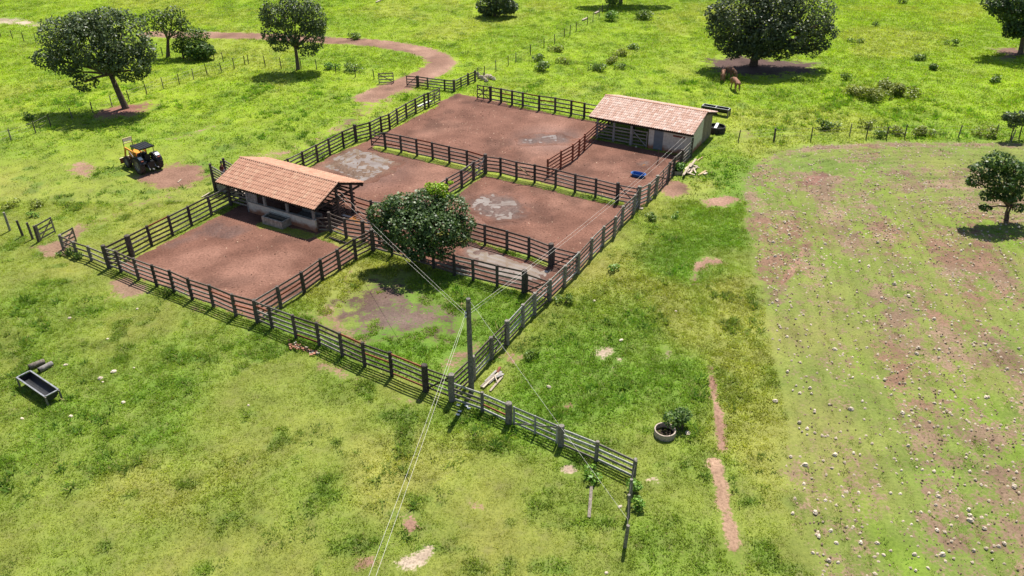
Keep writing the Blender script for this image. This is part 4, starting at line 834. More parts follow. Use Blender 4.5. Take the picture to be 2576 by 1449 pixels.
# shrubs that stand singly
def shrub(label, p, w_, h_, cols, seed, size=.16, dens=14, group=None, name='shrub'):
    rr = random.Random(seed); n = max(3, int(w_ * 2.2)); root = thing(name, (p.x, p.y, 0), label, 'shrub', group)
    lo = []
    for k in range(n):
        a = rr.uniform(0, 6.28); d = rr.uniform(0, .5) * w_; r = rr.uniform(.28, .42) * min(w_, h_ * 1.6)
        lo.append(((p.x + math.cos(a) * d, p.y + math.sin(a) * d * .8, max(.15, h_ * rr.uniform(.35, .7))), r, r, min(r * .8, h_ * .5)))
    V, F, Cc = leaf_cloud(lo, dens, size, cols, seed, .40, flat=.6, zmin=.02); np_mesh('foliage', V, F, M['leaf'], dict(col=Cc), parent=root, off=(p.x, p.y, 0))
    s = MB()
    for k in range(5): s.tube([(p.x + rr.uniform(-.1, .1), p.y + rr.uniform(-.1, .1), -.1), lo[k % n][0]], [.025, .01], 5)
    s.build('stem', M['bark'], root); return root
G1 = [(.06, .105, .016), (.14, .21, .03), (.24, .3, .06)]; G2 = [(.11, .14, .022), (.21, .24, .04), (.34, .34, .07)]; G3 = [(.07, .15, .018), (.16, .28, .035), (.26, .36, .07)]
sg = 'scrub shrubs on the upper pasture'
k = 100
for lab, u, v, w_, h_, cc in [('dark leafy shrub in the row below the wire fence on the upper pasture', 1370, 178, 2.6, 1.1, G1), ('dark leafy shrub in the row below the wire fence on the upper pasture', 1352, 152, 1.6, .9, G1), ('dark leafy shrub in the row below the wire fence on the upper pasture', 1400, 130, 2.4, .8, G2), ('dark leafy shrub in the row below the wire fence on the upper pasture', 1412, 160, 1.6, .8, G2),
        ('shrub in the scrubby strip across the yellow-green slope', 1508, 178, 2.4, .9, G1), ('shrub in the scrubby strip across the yellow-green slope', 1540, 158, 2.6, .8, G2), ('shrub in the scrubby strip across the yellow-green slope', 1565, 140, 2.4, .8, G2), ('shrub in the scrubby strip across the yellow-green slope', 1585, 125, 2.2, .8, G1), ('shrub in the scrubby strip across the yellow-green slope', 1565, 172, 1.6, .7, G1),
        ('small round shrub alone on the yellow slope', 1621, 48, 2.4, 1.5, G1), ('pale shrub grown into the upper wire fence', 1540, 52, 2.2, 1.7, G3), ('dark shrub grown into the upper wire fence', 1545, 18, 2.2, 1.7, G1),
        ('wide low yellowish scrub mound on the pasture beyond the ploughed field', 2190, 250, 4.6, 1.2, G2), ('wide low yellowish scrub mound on the pasture beyond the ploughed field', 2260, 240, 4.2, 1.2, G2), ('wide low yellowish scrub mound on the pasture beyond the ploughed field', 2140, 235, 3.2, 1.0, G2), ('wide low yellowish scrub mound on the pasture beyond the ploughed field', 2230, 225, 4.0, 1.1, G2),
        ('bushy clump growing against the leaning wire fence', 2080, 326, 2.6, 1.0, G1), ('bushy clump growing against the leaning wire fence', 2215, 345, 1.6, .8, G1), ('bushy clump growing against the leaning wire fence', 2250, 338, 2.6, .8, G2), ('bushy clump growing against the leaning wire fence', 2320, 340, 2.6, .9, G2), ('bushy clump growing against the leaning wire fence', 2480, 342, 2.4, .9, G2), ('bushy clump growing against the leaning wire fence', 2180, 318, 2.2, .8, G2),
        ('dark scrub tuft scattered on the bright pasture beyond the ploughed field', 2345, 175, 2.4, .9, G1), ('dark scrub tuft scattered on the bright pasture beyond the ploughed field', 2392, 114, 1.6, .9, G1), ('dark scrub tuft scattered on the bright pasture beyond the ploughed field', 2305, 150, 2.6, .8, G1), ('dark scrub tuft scattered on the bright pasture beyond the ploughed field', 2205, 65, 1.8, .7, G1), ('dark scrub tuft scattered on the bright pasture beyond the ploughed field', 2150, 108, 2.2, .7, G1), ('dark scrub tuft scattered on the bright pasture beyond the ploughed field', 2500, 205, 2.4, .8, G1), ('dark scrub tuft scattered on the bright pasture beyond the ploughed field', 2265, 8, 1.6, .9, G1), ('dark scrub tuft scattered on the bright pasture beyond the ploughed field', 2125, 200, 1.2, .8, G1),
        ('dark shrub at the bend of the dirt track', 896, 98, 2.6, .9, G1), ('leafy clump beside the wire fence below the track bend', 885, 180, 2.4, .9, G1), ('leafy clump beside the wire fence below the track bend', 835, 175, 2.0, .8, G3),
        ('bright weed bush in the pasture below the tractor', 95, 520, 1.4, .6, G2), ('bright weed bush in the pasture below the tractor', 30, 520, 1.7, .6, G2), ('bright weed bush in the pasture below the tractor', 85, 545, 1.0, .5, G3),
        ('round bush at the foot of the big spreading tree fence', 68, 300, 1.1, .7, G1), ('lush weed bush on the green strip beside the long fence', 1640, 555, .9, .55, G1), ('lush weed bush on the green strip beside the long fence', 1420, 760, .9, .6, G1), ('lush weed bush on the green strip beside the long fence', 1540, 680, .9, .6, G3), ('lush weed bush on the green strip beside the long fence', 1700, 545, 1.1, .5, G3), ('lush weed bush on the green strip beside the long fence', 1340, 900, .9, .5, G1),
        ('leafy weed bush in front of the pale low fence end', 1485, 1203, .95, .6, G3), ('bright bush growing along the old post line', 1600, 1240, .9, .9, G3), ('bright bush growing along the old post line', 1595, 1275, .7, .7, G3), ('weed bush creeping beside the end post of the low grey fence', 168, 640, 1.2, .5, G1), ('weed bush creeping beside the end post of the low grey fence', 200, 650, 1.1, .5, G1)]:
    k += 1; shrub(lab, G((u, v)), w_, h_, cc, k, .2 if v < 380 else .15, 9 if v < 380 else 15, group=lab)

# ------------------------------------------------------------------ objects in the yard and pasture
def hull_stone(p, s, seed, flat=.6):
    r = random.Random(seed); b = MB(); n1, n2 = 6, 3; vs = [(p.x, p.y, p.z - s * .2)]
    for i in range(n2):
        z = (-.1 + .5 * i) * flat; rr = (1.0, .95, .55)[i]
        for k in range(n1):
            a = 2 * math.pi * k / n1 + .3 * i; q = rr * r.uniform(.75, 1.15); vs.append((p.x + math.cos(a) * q * s * .5, p.y + math.sin(a) * q * s * .42, p.z + z * s * r.uniform(.85, 1.1)))
    vs.append((p.x, p.y, p.z + flat * s * r.uniform(.9, 1.05))); fs = []
    for k in range(n1): fs.append((0, 1 + (k + 1) % n1, 1 + k)); fs.append((len(vs) - 1, 1 + n1 * (n2 - 1) + k, 1 + n1 * (n2 - 1) + (k + 1) % n1))
    for i in range(n2 - 1):
        for k in range(n1): fs.append((1 + i * n1 + k, 1 + i * n1 + (k + 1) % n1, 1 + (i + 1) * n1 + (k + 1) % n1, 1 + (i + 1) * n1 + k))
    return b.add(vs, fs)
# feed troughs on legs
def feeder(label, p00, p10, wdt, h, split=False, frame='steel'):
    r = thing('feed_trough', ((p00 + p10) / 2), label, 'trough'); d = (p10 - p00); L = d.length; d.normalize(); n = Vector((-d.y, d.x, 0))
    prof = [(math.cos(a) * wdt * .46, h - .05 - math.sin(a) * h * .62) for a in [math.pi * k / 10 for k in range(11)]]
    m = MB(); vs = []
    for s_ in (.03, L - .03):
        for t, z in prof: vs.append(p00 + d * s_ + n * (wdt / 2 + t) + Vector((0, 0, z)))
        for t, z in prof: vs.append(p00 + d * s_ + n * (wdt / 2 + t * .95) + Vector((0, 0, z + .025)))
    fs = []
    for k in range(10): fs += [(k, k + 1, 22 + k + 1, 22 + k), (11 + k + 1, 11 + k, 33 + k, 33 + k + 1)]
    fs += [tuple(range(11)), tuple(22 + k for k in reversed(range(11)))]
    m.add(vs, fs).build('tub', M['tub'], r, smooth=False)
    for t in (0, wdt): MB().beam(p00 + n * t + Vector((0, 0, h)), p10 + n * t + Vector((0, 0, h)), .08, .05).build('rim_rail', M[frame], r)
    for s_ in ((0, L / 2, L) if split else (0, L)): MB().beam(p00 + d * s_ + n * .045 + Vector((0, 0, h)), p00 + d * s_ + n * (wdt - .045) + Vector((0, 0, h)), .08, .05).build('cross_rail', M[frame], r)
    for s_ in (-.03, L + .03):
        for t in (0.0, wdt): MB().beam(p00 + d * s_ + n * t + Vector((0, 0, -.1)), p00 + d * s_ + n * t + Vector((0, 0, h - .02)), .14, .06, up=n).build('leg', M['post_grey'], r)
feeder('black feed trough with pale grey rim on short legs in open grass beside two logs', G((50.5, 971)), G((121, 1020)), .78, .62)
feeder('long black double feed trough behind the far shed', GT(2, 0, 1905, 1135), GT(2, 0, 2165, 1180), .75, .8, True, 'steel')
# logs
for lab, p, q, r in (('dark hollow log lying behind the feed trough', GT(0, 2, 300, 818), GT(0, 2, 455, 755), .17), ('pale peeling log lying nearest the feed trough', GT(0, 2, 400, 848), GT(0, 2, 532, 775), .16)):
    r0 = thing('log', (p + q) / 2, lab, 'log'); z = Vector((0, 0, r * .92)); d = (q - p)
    MB().tube([p + z, p + d * .3 + z, p + d * .7 + z, q + z], [r * 1.05, r, r * .97, r * .9], 14, wob=.05).build('bark', M['log' if 'dark' in lab else 'board'], r0, smooth=True)
    MB().tube([p + z - d * .004, p + z + d * .02], [r * .8, r * .8], 12).build('hollow_end', M['soil'], r0)
# brick rubble
bc = GT(1, 2, 470, 615); rr = random.Random(5); bset = []
for k in range(75):
    t = rr.uniform(0, 1); p = GT(1, 2, 330 + 290 * t + rr.gauss(0, 14), 565 + 95 * t + rr.gauss(0, 16), .03 + .10 * abs(rr.gauss(0, .8)))
    m = MB().box(p, (.2 * rr.uniform(.5, 1), .1 * rr.uniform(.6, 1), .06), Matrix.Rotation(rr.uniform(0, 6.3), 3, 'Z') @ Matrix.Rotation(rr.gauss(0, .35), 3, 'X'))
    tag(m.build('brick', M['brick' if rr.random() < .7 else 'stone']), 'broken brick in the rubble heap along the front fence', 'brick', 'bricks of the rubble heap')
# plank heaps
def plank(p, q, w_, t_, mat, lab, grp): tag(MB().beam(p, q, w_, t_).build('plank', M[mat]), lab, 'plank', grp)
hl = 'old timber piece in the heap beside the utility pole'
for x0_, y0_, x1_, y1_, z_, w_, m_ in [(2265, 995, 2400, 870, .1, .16, 'log'), (2285, 1000, 2440, 855, .13, .1, 'plank'), (2340, 960, 2470, 840, .08, .14, 'board'), (2310, 940, 2420, 830, .06, .14, 'board'), (2355, 1035, 2480, 890, .07, .12, 'plank'), (2400, 880, 2425, 935, .2, .05, 'plank'), (2430, 850, 2455, 795, .12, .16, 'rail_red'), (2400, 900, 2470, 870, .16, .2, 'board'), (2440, 850, 2490, 875, .1, .16, 'board')]:
    plank(GT(1, 2, x0_, y0_, z_), GT(1, 2, x1_, y1_, z_ + .03), w_, .05, m_, hl, 'timber heap by the pole')
hl = 'sawn plank in the loose heap by the far shed'
for x0_, y0_, x1_, y1_, z_, w_ in [(1725, 310, 1800, 195, .35, .2), (1790, 230, 1850, 150, .42, .2), (1740, 290, 1790, 250, .25, .22), (1755, 285, 1840, 312, .2, .14), (1805, 205, 1885, 240, .4, .08), (1830, 215, 1870, 225, .3, .12), (1830, 250, 1850, 290, .18, .12), (1720, 320, 1750, 280, .15, .16), (1770, 230, 1740, 255, .3, .16), (1800, 260, 1860, 235, .12, .2), (1780, 300, 1815, 220, .08, .3), (1850, 240, 1790, 280, .04, .3)]:
    plank(GT(2, 1, x0_, y0_, z_), GT(2, 1, x1_, y1_, z_), w_, .05, 'plank', hl, 'plank heap by the far shed')
plank(GT(2, 1, 1862, 168, .03), GT(2, 1, 1920, 130, .06), .12, .05, 'rail_yellow', 'single plank lying in grass above the loose heap', None)
plank(GT(2, 1, 1875, 315, .03), GT(2, 1, 1952, 268, .06), .2, .06, 'rail_yellow', 'broad pale plank lying beside the loose heap', None)
plank(GT(2, 1, 1930, 305, .06), GT(2, 1, 1960, 292, .06), .22, .12, 'plank', 'short squared block lying beside the broad pale plank', None)
plank(GT(2, 1, 1372, 556, .05), GT(2, 1, 1408, 558, .05), .3, .1, 'concrete_pale', 'white slab under the long grey-brown fence between its thickest post and the cross-braced gate', None)
plank(GT(2, 1, 1280, 645, .05), GT(2, 1, 1318, 652, .05), .3, .1, 'concrete_pale', 'white slab at the foot of the thickest post of the long grey-brown fence', None)
plank(GT(2, 3, 800, 545, .05), GT(2, 3, 775, 860, .05), .15, .06, 'log', 'long split grey pole lying in grass below the fence end', None)
plank(GT(0, 1, 1790, 385, .03), GT(0, 1, 1825, 355, .03), .1, .04, 'plank', 'small stick lying on bare soil behind the tractor', None)
plank(GT(0, 1, 2030, 535, .04), GT(0, 1, 2110, 490, .04), .12, .05, 'plank', 'plank lying on the ground before the loading ramp', None)
plank(GT(1, 0, 1640, 1072, .05), GT(1, 0, 1765, 1015, .05), .5, .06, 'greyplastic', 'white sheet lying behind the far end of the track-side fence', None)
plank(GT(1, 1, 735, 940, .04), GT(1, 1, 930, 1005, .04), .12, .08, 'rail', 'old rail lying in the grass before the short shed fence', None)
plank(GT(1, 0, 1210, 22, .1), GT(1, 0, 1275, -8, .1), .3, .2, 'stone', 'white fallen log alone on the upper pasture', None)
for p, q in (((710, 203), (755, 182)), ((835, 135), (875, 115))): plank(GT(2, 0, *p, .12), GT(2, 0, *q, .12), .3, .2, 'concrete_pale', 'bleached log lying against the upper wire fence', 'bleached logs at the upper wire fence')
for x_, y_ in ((2035, 1172), (2120, 1180), (2140, 1205), (2030, 1268), (2050, 1235)):
    plank(GT(1, 2, x_ - 16, y_, .02), GT(1, 2, x_ + 16, y_ + 8, .05), .12, .03, 'white', 'white broken sheet scrap under the pale low fence', 'white scraps under the pale fence')
# stone heap by the wire fence
for k in range(26):
    rr = random.Random(k + 50); p = GT(1, 0, 2300 + rr.gauss(0, 45), 785 + rr.gauss(0, 16)); p.z = abs(rr.gauss(0, .09))
    tag(hull_stone(p, rr.uniform(.3, .6), k).build('stone', M['stone' if k % 3 else 'concrete_pale']), 'grey-white stone in the heap at the wire fence corner', 'stone', 'stones of the heap by the wire fence')
# rings and tubs
def ring_pot(name, label, cat, p, r, h, mat, fillm, lip=.06, fill=.45):
    o = thing(name, p, label, cat); MB().ring(p, (0, 0, 1), [(r - lip, -.1), (r - lip, h), (r, h), (r * 1.02, h * .5), (r, -.1)], 30).build('wall', mat, o, smooth=False)
    f = MB(); f.add([p + Vector((math.cos(6.2832 * k / 24) * (r - lip + .01), math.sin(6.2832 * k / 24) * (r - lip + .01), h * fill)) for k in range(24)], [tuple(range(24))]); f.build('filling', fillm, o); return o
rc = G((1672, 1092)); ring_pot('well_ring', 'pale concrete ring half filled with dark soil beside a leafy bush', 'concrete ring', rc, .57, .34, M['concrete_pale'], M['soil'], .06, .1)
for dx, dy, sz in ((-.15, -.36, .22), (.2, -.3, .2), (.33, -.22, .14)):
    tag(hull_stone(rc + Vector((dx, dy, .04)), sz, int(sz * 99) + 3).build('stone', M['stone']), 'stone lying inside the pale concrete ring', 'stone', 'stones in the concrete ring')
shrub('glossy leafy bush overhanging the pale concrete ring', rc + Vector((.95, .25, 0)), 1.5, 1.15, [(.045, .085, .02), (.11, .18, .04), (.28, .34, .15)], 301, .15, 30)
tk = GT(2, 0, 2055, 1325); ring_pot('water_tank', 'low round black rubber tank with a board laid across, beside the far shed', 'tank', tk, .88, .62, M['blackrub'], M['water_dark'], .09, .6)
tag(MB().beam(tk + Vector((-.35, -.75, .65)), tk + Vector((.25, .75, .65)), .28, .05).build('plank', M['greyplastic']), 'white board lying across the round black tank', 'plank')
pp = GT(2, 1, 1662, 290); ring_pot('planter', 'low pale round planter under a leafy plant by the plank heap', 'planter', pp, .52, .32, M['concrete_pale'], M['soil'], .06, .8)
shrub('broad-leaved bright plant growing in the round planter', pp + Vector((0, .1, 0)), 1.1, 1.25, [(.05, .11, .015), (.12, .24, .03), (.3, .42, .1)], 302, .24, 16)
# blue tub
bp = GT(2, 1, 1270, 325); bt = thing('tub', bp, 'bright blue plastic tub standing on the red yard', 'tub')
m = MB(); rx, ry = .62, .36; pr_ = [(.86, 0.0), (1.0, .3), (1.08, .3), (1.08, .27), (.92, .27), (.8, .05), (.0, .05)]; n = 28; b0 = len(m.v)
for k in range(n):
    a = 2 * math.pi * k / n; ca, sa = math.cos(a), math.sin(a); e = .5
    cx = math.copysign(abs(ca) ** e, ca); sy = math.copysign(abs(sa) ** e, sa)
    for s_, z in pr_: q = AX * (cx * rx * s_) + BX * (sy * ry * s_); m.v.append((bp.x + q.x, bp.y + q.y, z))
for k in range(n):
    for i in range(len(pr_) - 1): m.f.append((b0 + k * 7 + i, b0 + ((k + 1) % n) * 7 + i, b0 + ((k + 1) % n) * 7 + i + 1, b0 + k * 7 + i + 1))
m.build('body', M['blue'], bt)
m = MB()
for k in range(2): q = bp + AX * ((k * 2 - 1) * .7); m.beam(q - BX * .1 + Vector((0, 0, .27)), q + BX * .1 + Vector((0, 0, .27)), .05, .03)
m.build('handles', M['blue'], bt)
vp = GT(2, 1, 1468, 180); tag(MB().tube([(vp.x, vp.y, -.2), (vp.x - .02, vp.y, 1.25), (vp.x - .03, vp.y, 1.3)], [.05, .045, .03], 7, wob=.05).build('stake', M['rail']), 'thin lone stake standing in the yard near the far shed', 'stake')

# ------------------------------------------------------------------ tractor
def tractor():
    fwd = Vector((-.77, .64, 0)).normalized(); lf_ = Vector((-fwd.y, fwd.x, 0)); O = (GT(0, 1, 1415, 297) + GT(0, 1, 1615, 248)) / 2 + fwd * .1
    O.z = 0; r = thing('tractor', O, 'yellow and black tractor with front loader and open canopy on bare soil', 'tractor')
    def P(x, y, z): v = O + fwd * x + lf_ * y; return Vector((v.x, v.y, z))
    rot = Matrix((fwd, lf_, Vector((0, 0, 1)))).transposed()
    def bx(m, x0, x1, y0, y1, z0, z1): return m.box(P((x0 + x1) / 2, (y0 + y1) / 2, (z0 + z1) / 2), (x1 - x0, y1 - y0, z1 - z0), rot)
    m = MB(); bx(m, -.45, 2.7, -.24, .24, .48, .92); bx(m, -.5, .3, -.42, .42, .5, 1.0); m.build('chassis', M['black'], r)
    m = MB(); bx(m, -.12, .12, -.75, .75, .68, .9); bx(m, 2.2, 2.4, -.7, .7, .42, .58); m.build('axle', M['black'], r)
    # hood, tapering and rounded at the nose
    m = MB(); sec = [(.95, .40, 1.55), (1.6, .39, 1.5), (2.4, .36, 1.42), (2.72, .33, 1.34), (2.8, .28, 1.2)]; vs = []
    for x, hw, zt_ in sec: vs += [P(x, -hw, .85), P(x, -hw, zt_ - .14), P(x, -hw * .72, zt_), P(x, hw * .72, zt_), P(x, hw, zt_ - .14), P(x, hw, .85)]
    fs = []
    for i in range(4):
        for k in range(5): fs.append((i * 6 + k, i * 6 + k + 1, i * 6 + 7 + k, i * 6 + 6 + k))
    fs += [tuple(range(6)), tuple(24 + k for k in reversed(range(6)))]; m.add(vs, fs).build('hood', M['yellow'], r)
    m = MB(); bx(m, 2.78, 2.83, -.22, .22, .9, 1.18); m.build('grille', M['black'], r)
    m = MB(); bx(m, .75, .97, -.42, .42, .9, 1.5); m.build('dashboard', M['black'], r)
    m = MB(); m.tube([P(.78, 0, 1.4), P(.62, 0, 1.58)], [.03, .03], 6); m.ring(P(.6, 0, 1.6), (fwd * -.5 + Vector((0, 0, .85))), [(.17, -.015), (.2, 0), (.17, .015), (.15, 0), (.17, -.015)], 18); m.build('steering_wheel', M['black'], r)
    m = MB(); bx(m, -.15, .3, -.24, .24, 1.05, 1.18); bx(m, -.22, -.1, -.24, .24, 1.15, 1.62); m.build('seat', M['leather'], r)
    m = MB(); bx(m, .25, .95, -.6, .6, .62, .7); m.build('platform', M['black'], r)
    m = MB(); m.tube([P(2.05, .25, 1.45), P(2.05, .25, 2.05), P(1.97, .25, 2.15)], [.035, .035, .035], 8); m.build('exhaust', M['black'], r)
    for sx, (x, rad, wd, tr) in (('r', (0, .76, .46, .88)), ('f', (2.3, .54, .34, .78))):
        for s_ in (1, -1):
            wh = bpy.data.objects.new('wheel', None); C.objects.link(wh); wh.parent = r; wh.location = P(x, s_ * tr, rad) - O; cc = P(x, s_ * tr, rad)
            m = MB(); m.ring(cc, lf_, [(rad * .58, -wd * .42), (rad * .8, -wd * .5), (rad * .95, -wd * .42), (rad * .955, 0), (rad * .95, wd * .42), (rad * .8, wd * .5), (rad * .58, wd * .42)], 36)
            nl = 18 if sx == 'r' else 16
            for k in range(nl):
                for sd_ in (1, -1):
                    a = 2 * math.pi * (k + (.5 if sd_ > 0 else 0)) / nl; da = .22
                    e = lambda a_: fwd * math.cos(a_) + Vector((0, 0, 1)) * math.sin(a_)
                    m.beam(cc + e(a) * rad * .965 + lf_ * (sd_ * wd * .48), cc + e(a + da) * rad * .985 + lf_ * (sd_ * .0), rad * .085, rad * .07, up=e(a + da / 2))
            m.build('tyre', M['dust_tyre'], wh, smooth=False)
            m = MB(); m.ring(cc, lf_ * s_, [(rad * .6, wd * .40), (rad * .56, wd * .44), (rad * .5, wd * .2), (rad * .22, wd * .18), (rad * .2, wd * .34), (.0, wd * .34)], 24); m.ring(cc, -lf_ * s_, [(rad * .6, wd * .38), (rad * .1, wd * .2)], 20); m.build('rim', M['rim'], wh)
    for s_ in (1, -1):       # mudguards with pale plates
        m = MB(); vs = []
        for k in range(9):
            a = math.pi * (.12 + .76 * k / 8); q = P(math.cos(a) * .86, 0, .76 + math.sin(a) * .86)
            for y, dz in ((.56, 0), (1.06, 0), (1.06, -.04), (.56, -.04)): vs.append(q + lf_ * (s_ * y) + Vector((0, 0, dz)))
        fs = []
        for k in range(8):
            for j in range(4): fs.append((k * 4 + j, k * 4 + (j + 1) % 4, k * 4 + 4 + (j + 1) % 4, k * 4 + 4 + j))
        fs += [(3, 2, 1, 0), (32, 33, 34, 35)]; fd = m.add(vs, fs).build('mudguard', M['black'], r)
        a = math.pi * .66; e = Vector((fwd.x * math.cos(a), fwd.y * math.cos(a), math.sin(a))); t_ = Vector((-fwd.x * math.sin(a), -fwd.y * math.sin(a), math.cos(a)))
        cc = P(0, s_ * .80, .76) + e * .885; m = MB(); m.box(cc, (.36, .34, .03), Matrix((t_, lf_, e)).transposed()); m.build('plate', M['greyplastic'], fd)
        cc = P(0, s_ * .80, .76) + Vector((fwd.x * math.cos(math.pi * .78), fwd.y * math.cos(math.pi * .78), math.sin(math.pi * .78))) * .89; MB().box(cc, (.1, .22, .08), Matrix((t_, lf_, e)).transposed()).build('tail_light', M['vent'], fd)
    cn = MB(); bx(cn, -.42, 1.12, -.72, .72, 2.3, 2.36); can = cn.build('canopy', M['black'], r)
    for k in range(6): m = MB(); bx(m, -.38 + .0, 1.08, -.66 + k * .25, -.60 + k * .25, 2.36, 2.39); m.build('rib', M['black'], can)
    m = MB(); bx(m, -.47, -.4, -.74, .74, 2.27, 2.4); bx(m, 1.1, 1.17, -.74, .74, 2.25, 2.37); m.build('canopy_lip', M['black'], can)
    for x, y in ((-.36, .62), (-.36, -.62), (1.02, .62), (1.02, -.62)): MB().tube([P(x * 1.1, y * .95, .98), P(x, y, 2.32)], .032, 6).build('canopy_post', M['black'], r)
    for s_ in (1, -1):
        m = MB(); m.beam(P(1.0, s_ * .52, .5), P(1.05, s_ * .52, 1.62), .1, .2, up=fwd); m.build('loader_tower', M['yellow'], r)
        m = MB(); m.beam(P(.98, s_ * .52, 1.6), P(2.75, s_ * .52, 1.72), .1, .17); m.beam(P(2.72, s_ * .52, 1.76), P(3.2, s_ * .52, .55), .1, .17, up=fwd); m.build('loader_arm', M['yellow'], r)
        MB().tube([P(1.15, s_ * .5, .8), P(2.2, s_ * .5, 1.55)], [.05, .035], 8).build('hydraulic_ram', M['steel'], r)
        MB().tube([P(3.3, s_ * .42, .5), P(3.1, s_ * .42, 1.75), P(3.05, s_ * .42, 2.5)], .035, 6).build('frame_post', M['black'], r)
    m = MB(); bx(m, 3.0, 3.06, -.46, .46, 2.42, 2.5); m.build('frame_bar', M['cream'], r); m = MB(); bx(m, 3.02, 3.05, -.4, .4, 2.16, 2.41); m.build('frame_panel', M['white'], r)
    m = MB(); bx(m, 3.04, 3.1, -.44, .44, 1.98, 2.05); m.build('frame_bar', M['cream'], r)
    m = MB(); vs = []
    for y in (-1.0, 1.0):
        for x, z in ((3.35, .12), (3.30, .36), (3.36, .62), (3.42, .62), (3.36, .36), (3.41, .12)): vs.append(P(x, y, z))
    fs = [(k, (k + 1) % 6, 6 + (k + 1) % 6, 6 + k) for k in range(6)] + [tuple(reversed(range(6))), tuple(range(6, 12))]
    bl = m.add(vs, fs).build('blade', M['rail_red'], r); m = MB(); bx(m, 3.32, 3.44, -1.0, 1.0, .621, .66); m.build('blade_edge', M['cream'], bl)
    for s_ in (1, -1): MB().tube([P(-.45, s_ * .25, .62), P(-1.05, s_ * .42, .5)], [.045, .04], 7).build('lift_arm', M['steel'], r); MB().tube([P(-.3, s_ * .3, 1.1), P(-.75, s_ * .34, .56)], [.025, .025], 6).build('lift_rod', M['steel'], r)
    m = MB(); bx(m, -.62, -.4, -.3, .3, .45, 1.05); m.build('hitch_block', M['black'], r); m = MB(); bx(m, -.95, -.5, -.06, .06, .36, .42); m.build('drawbar', M['steel'], r)
    return r
tractor()

# ------------------------------------------------------------------ skinned figures
def skinned(name, verts, edges, radii, rootv, mat, sub=2):
    me = bpy.data.meshes.new('tmp'); me.from_pydata(verts, edges, []); o = bpy.data.objects.new('tmp', me); C.objects.link(o)
    sk = o.modifiers.new('s', 'SKIN'); sk.use_smooth_shade = True; sk.branch_smoothing = .6; ss = o.modifiers.new('u', 'SUBSURF'); ss.levels = sub; ss.render_levels = sub
    for i, v in enumerate(me.skin_vertices[0].data):
        q = radii[i]; v.radius = q if isinstance(q, tuple) else (q, q); v.use_root = (i == rootv)
    dg = bpy.context.evaluated_depsgraph_get(); nm = bpy.data.meshes.new_from_object(o.evaluated_get(dg)); nm.name = name
    bpy.data.objects.remove(o); nm.materials.clear(); nm.materials.append(mat); return nm
def put(name, me, parent, loc=(0, 0, 0), rz=0):
    o = bpy.data.objects.new(name, me); C.objects.link(o); o.parent = parent; o.location = loc; o.rotation_euler = (0, 0, rz); return o
# cattle: x forward
cv = [(-.85, 0, 1.2), (-.45, 0, 1.18), (.05, 0, 1.12), (.5, 0, 1.16), (.78, 0, 1.25), (1.05, 0, 1.12), (1.28, 0, .86), (1.42, 0, .62), (1.5, 0, .44),
      (-.78, .2, .98), (-.68, .22, .72), (-.86, .22, .42), (-.8, .22, .06), (-.78, -.2, .98), (-.68, -.22, .72), (-.86, -.22, .42), (-.8, -.22, .06),
      (.52, .2, .88), (.55, .22, .48), (.55, .22, .06), (.52, -.2, .88), (.55, -.22, .48), (.55, -.22, .06), (-1.02, 0, 1.12), (-1.1, 0, .8), (-1.08, 0, .5)]
ce = [(0, 1), (1, 2), (2, 3), (3, 4), (4, 5), (5, 6), (6, 7), (7, 8), (0, 9), (9, 10), (10, 11), (11, 12), (0, 13), (13, 14), (14, 15), (15, 16), (3, 17), (17, 18), (18, 19), (3, 20), (20, 21), (21, 22), (0, 23), (23, 24), (24, 25)]
cr = [(.27, .26), (.32, .33), (.33, .36), (.3, .35), (.2, .27), (.15, .2), (.13, .15), (.12, .12), (.085, .09), .17, .11, .065, .06, .17, .11, .065, .06, .14, .075, .06, .14, .075, .06, .05, .03, .05]
cow_me = skinned('body', cv, ce, cr, 2, M['hide'])
def cow(label, p, ang):
    r = thing('cow', p, label, 'cow'); r.rotation_euler = (0, 0, ang); put('body', cow_me, r)
    for s_ in (1, -1):
        m = MB().tube([(1.2, s_ * .1, 1.0), (1.16, s_ * .24, 1.03), (1.13, s_ * .32, .98)], [.03, .07, .015], 7)
        me = bpy.data.meshes.new('ear'); me.from_pydata(m.v, [], m.f); me.materials.append(M['hide']); put('ear', me, r)
        m = MB().tube([(1.17, s_ * .07, 1.04), (1.14, s_ * .15, 1.14), (1.2, s_ * .17, 1.22)], [.03, .024, .008], 7)
        me = bpy.data.meshes.new('horn'); me.from_pydata(m.v, [], m.f); me.materials.append(M['horn']); put('horn', me, r)
    return r
p_ = GT(2, 0, 2118, 822); cow('tan cow facing the sheds at the edge of the tree shade', p_ + Vector((.1, .5, 0)), R_(-105))
cow('brown cow grazing deepest in the tree shade', GT(2, 0, 2195, 800) + Vector((0, .4, 0)), R_(-70))
cow('reddish cow grazing apart with its rump to the sheds', GT(2, 0, 2252, 925) + Vector((0, .6, 0)), R_(97))
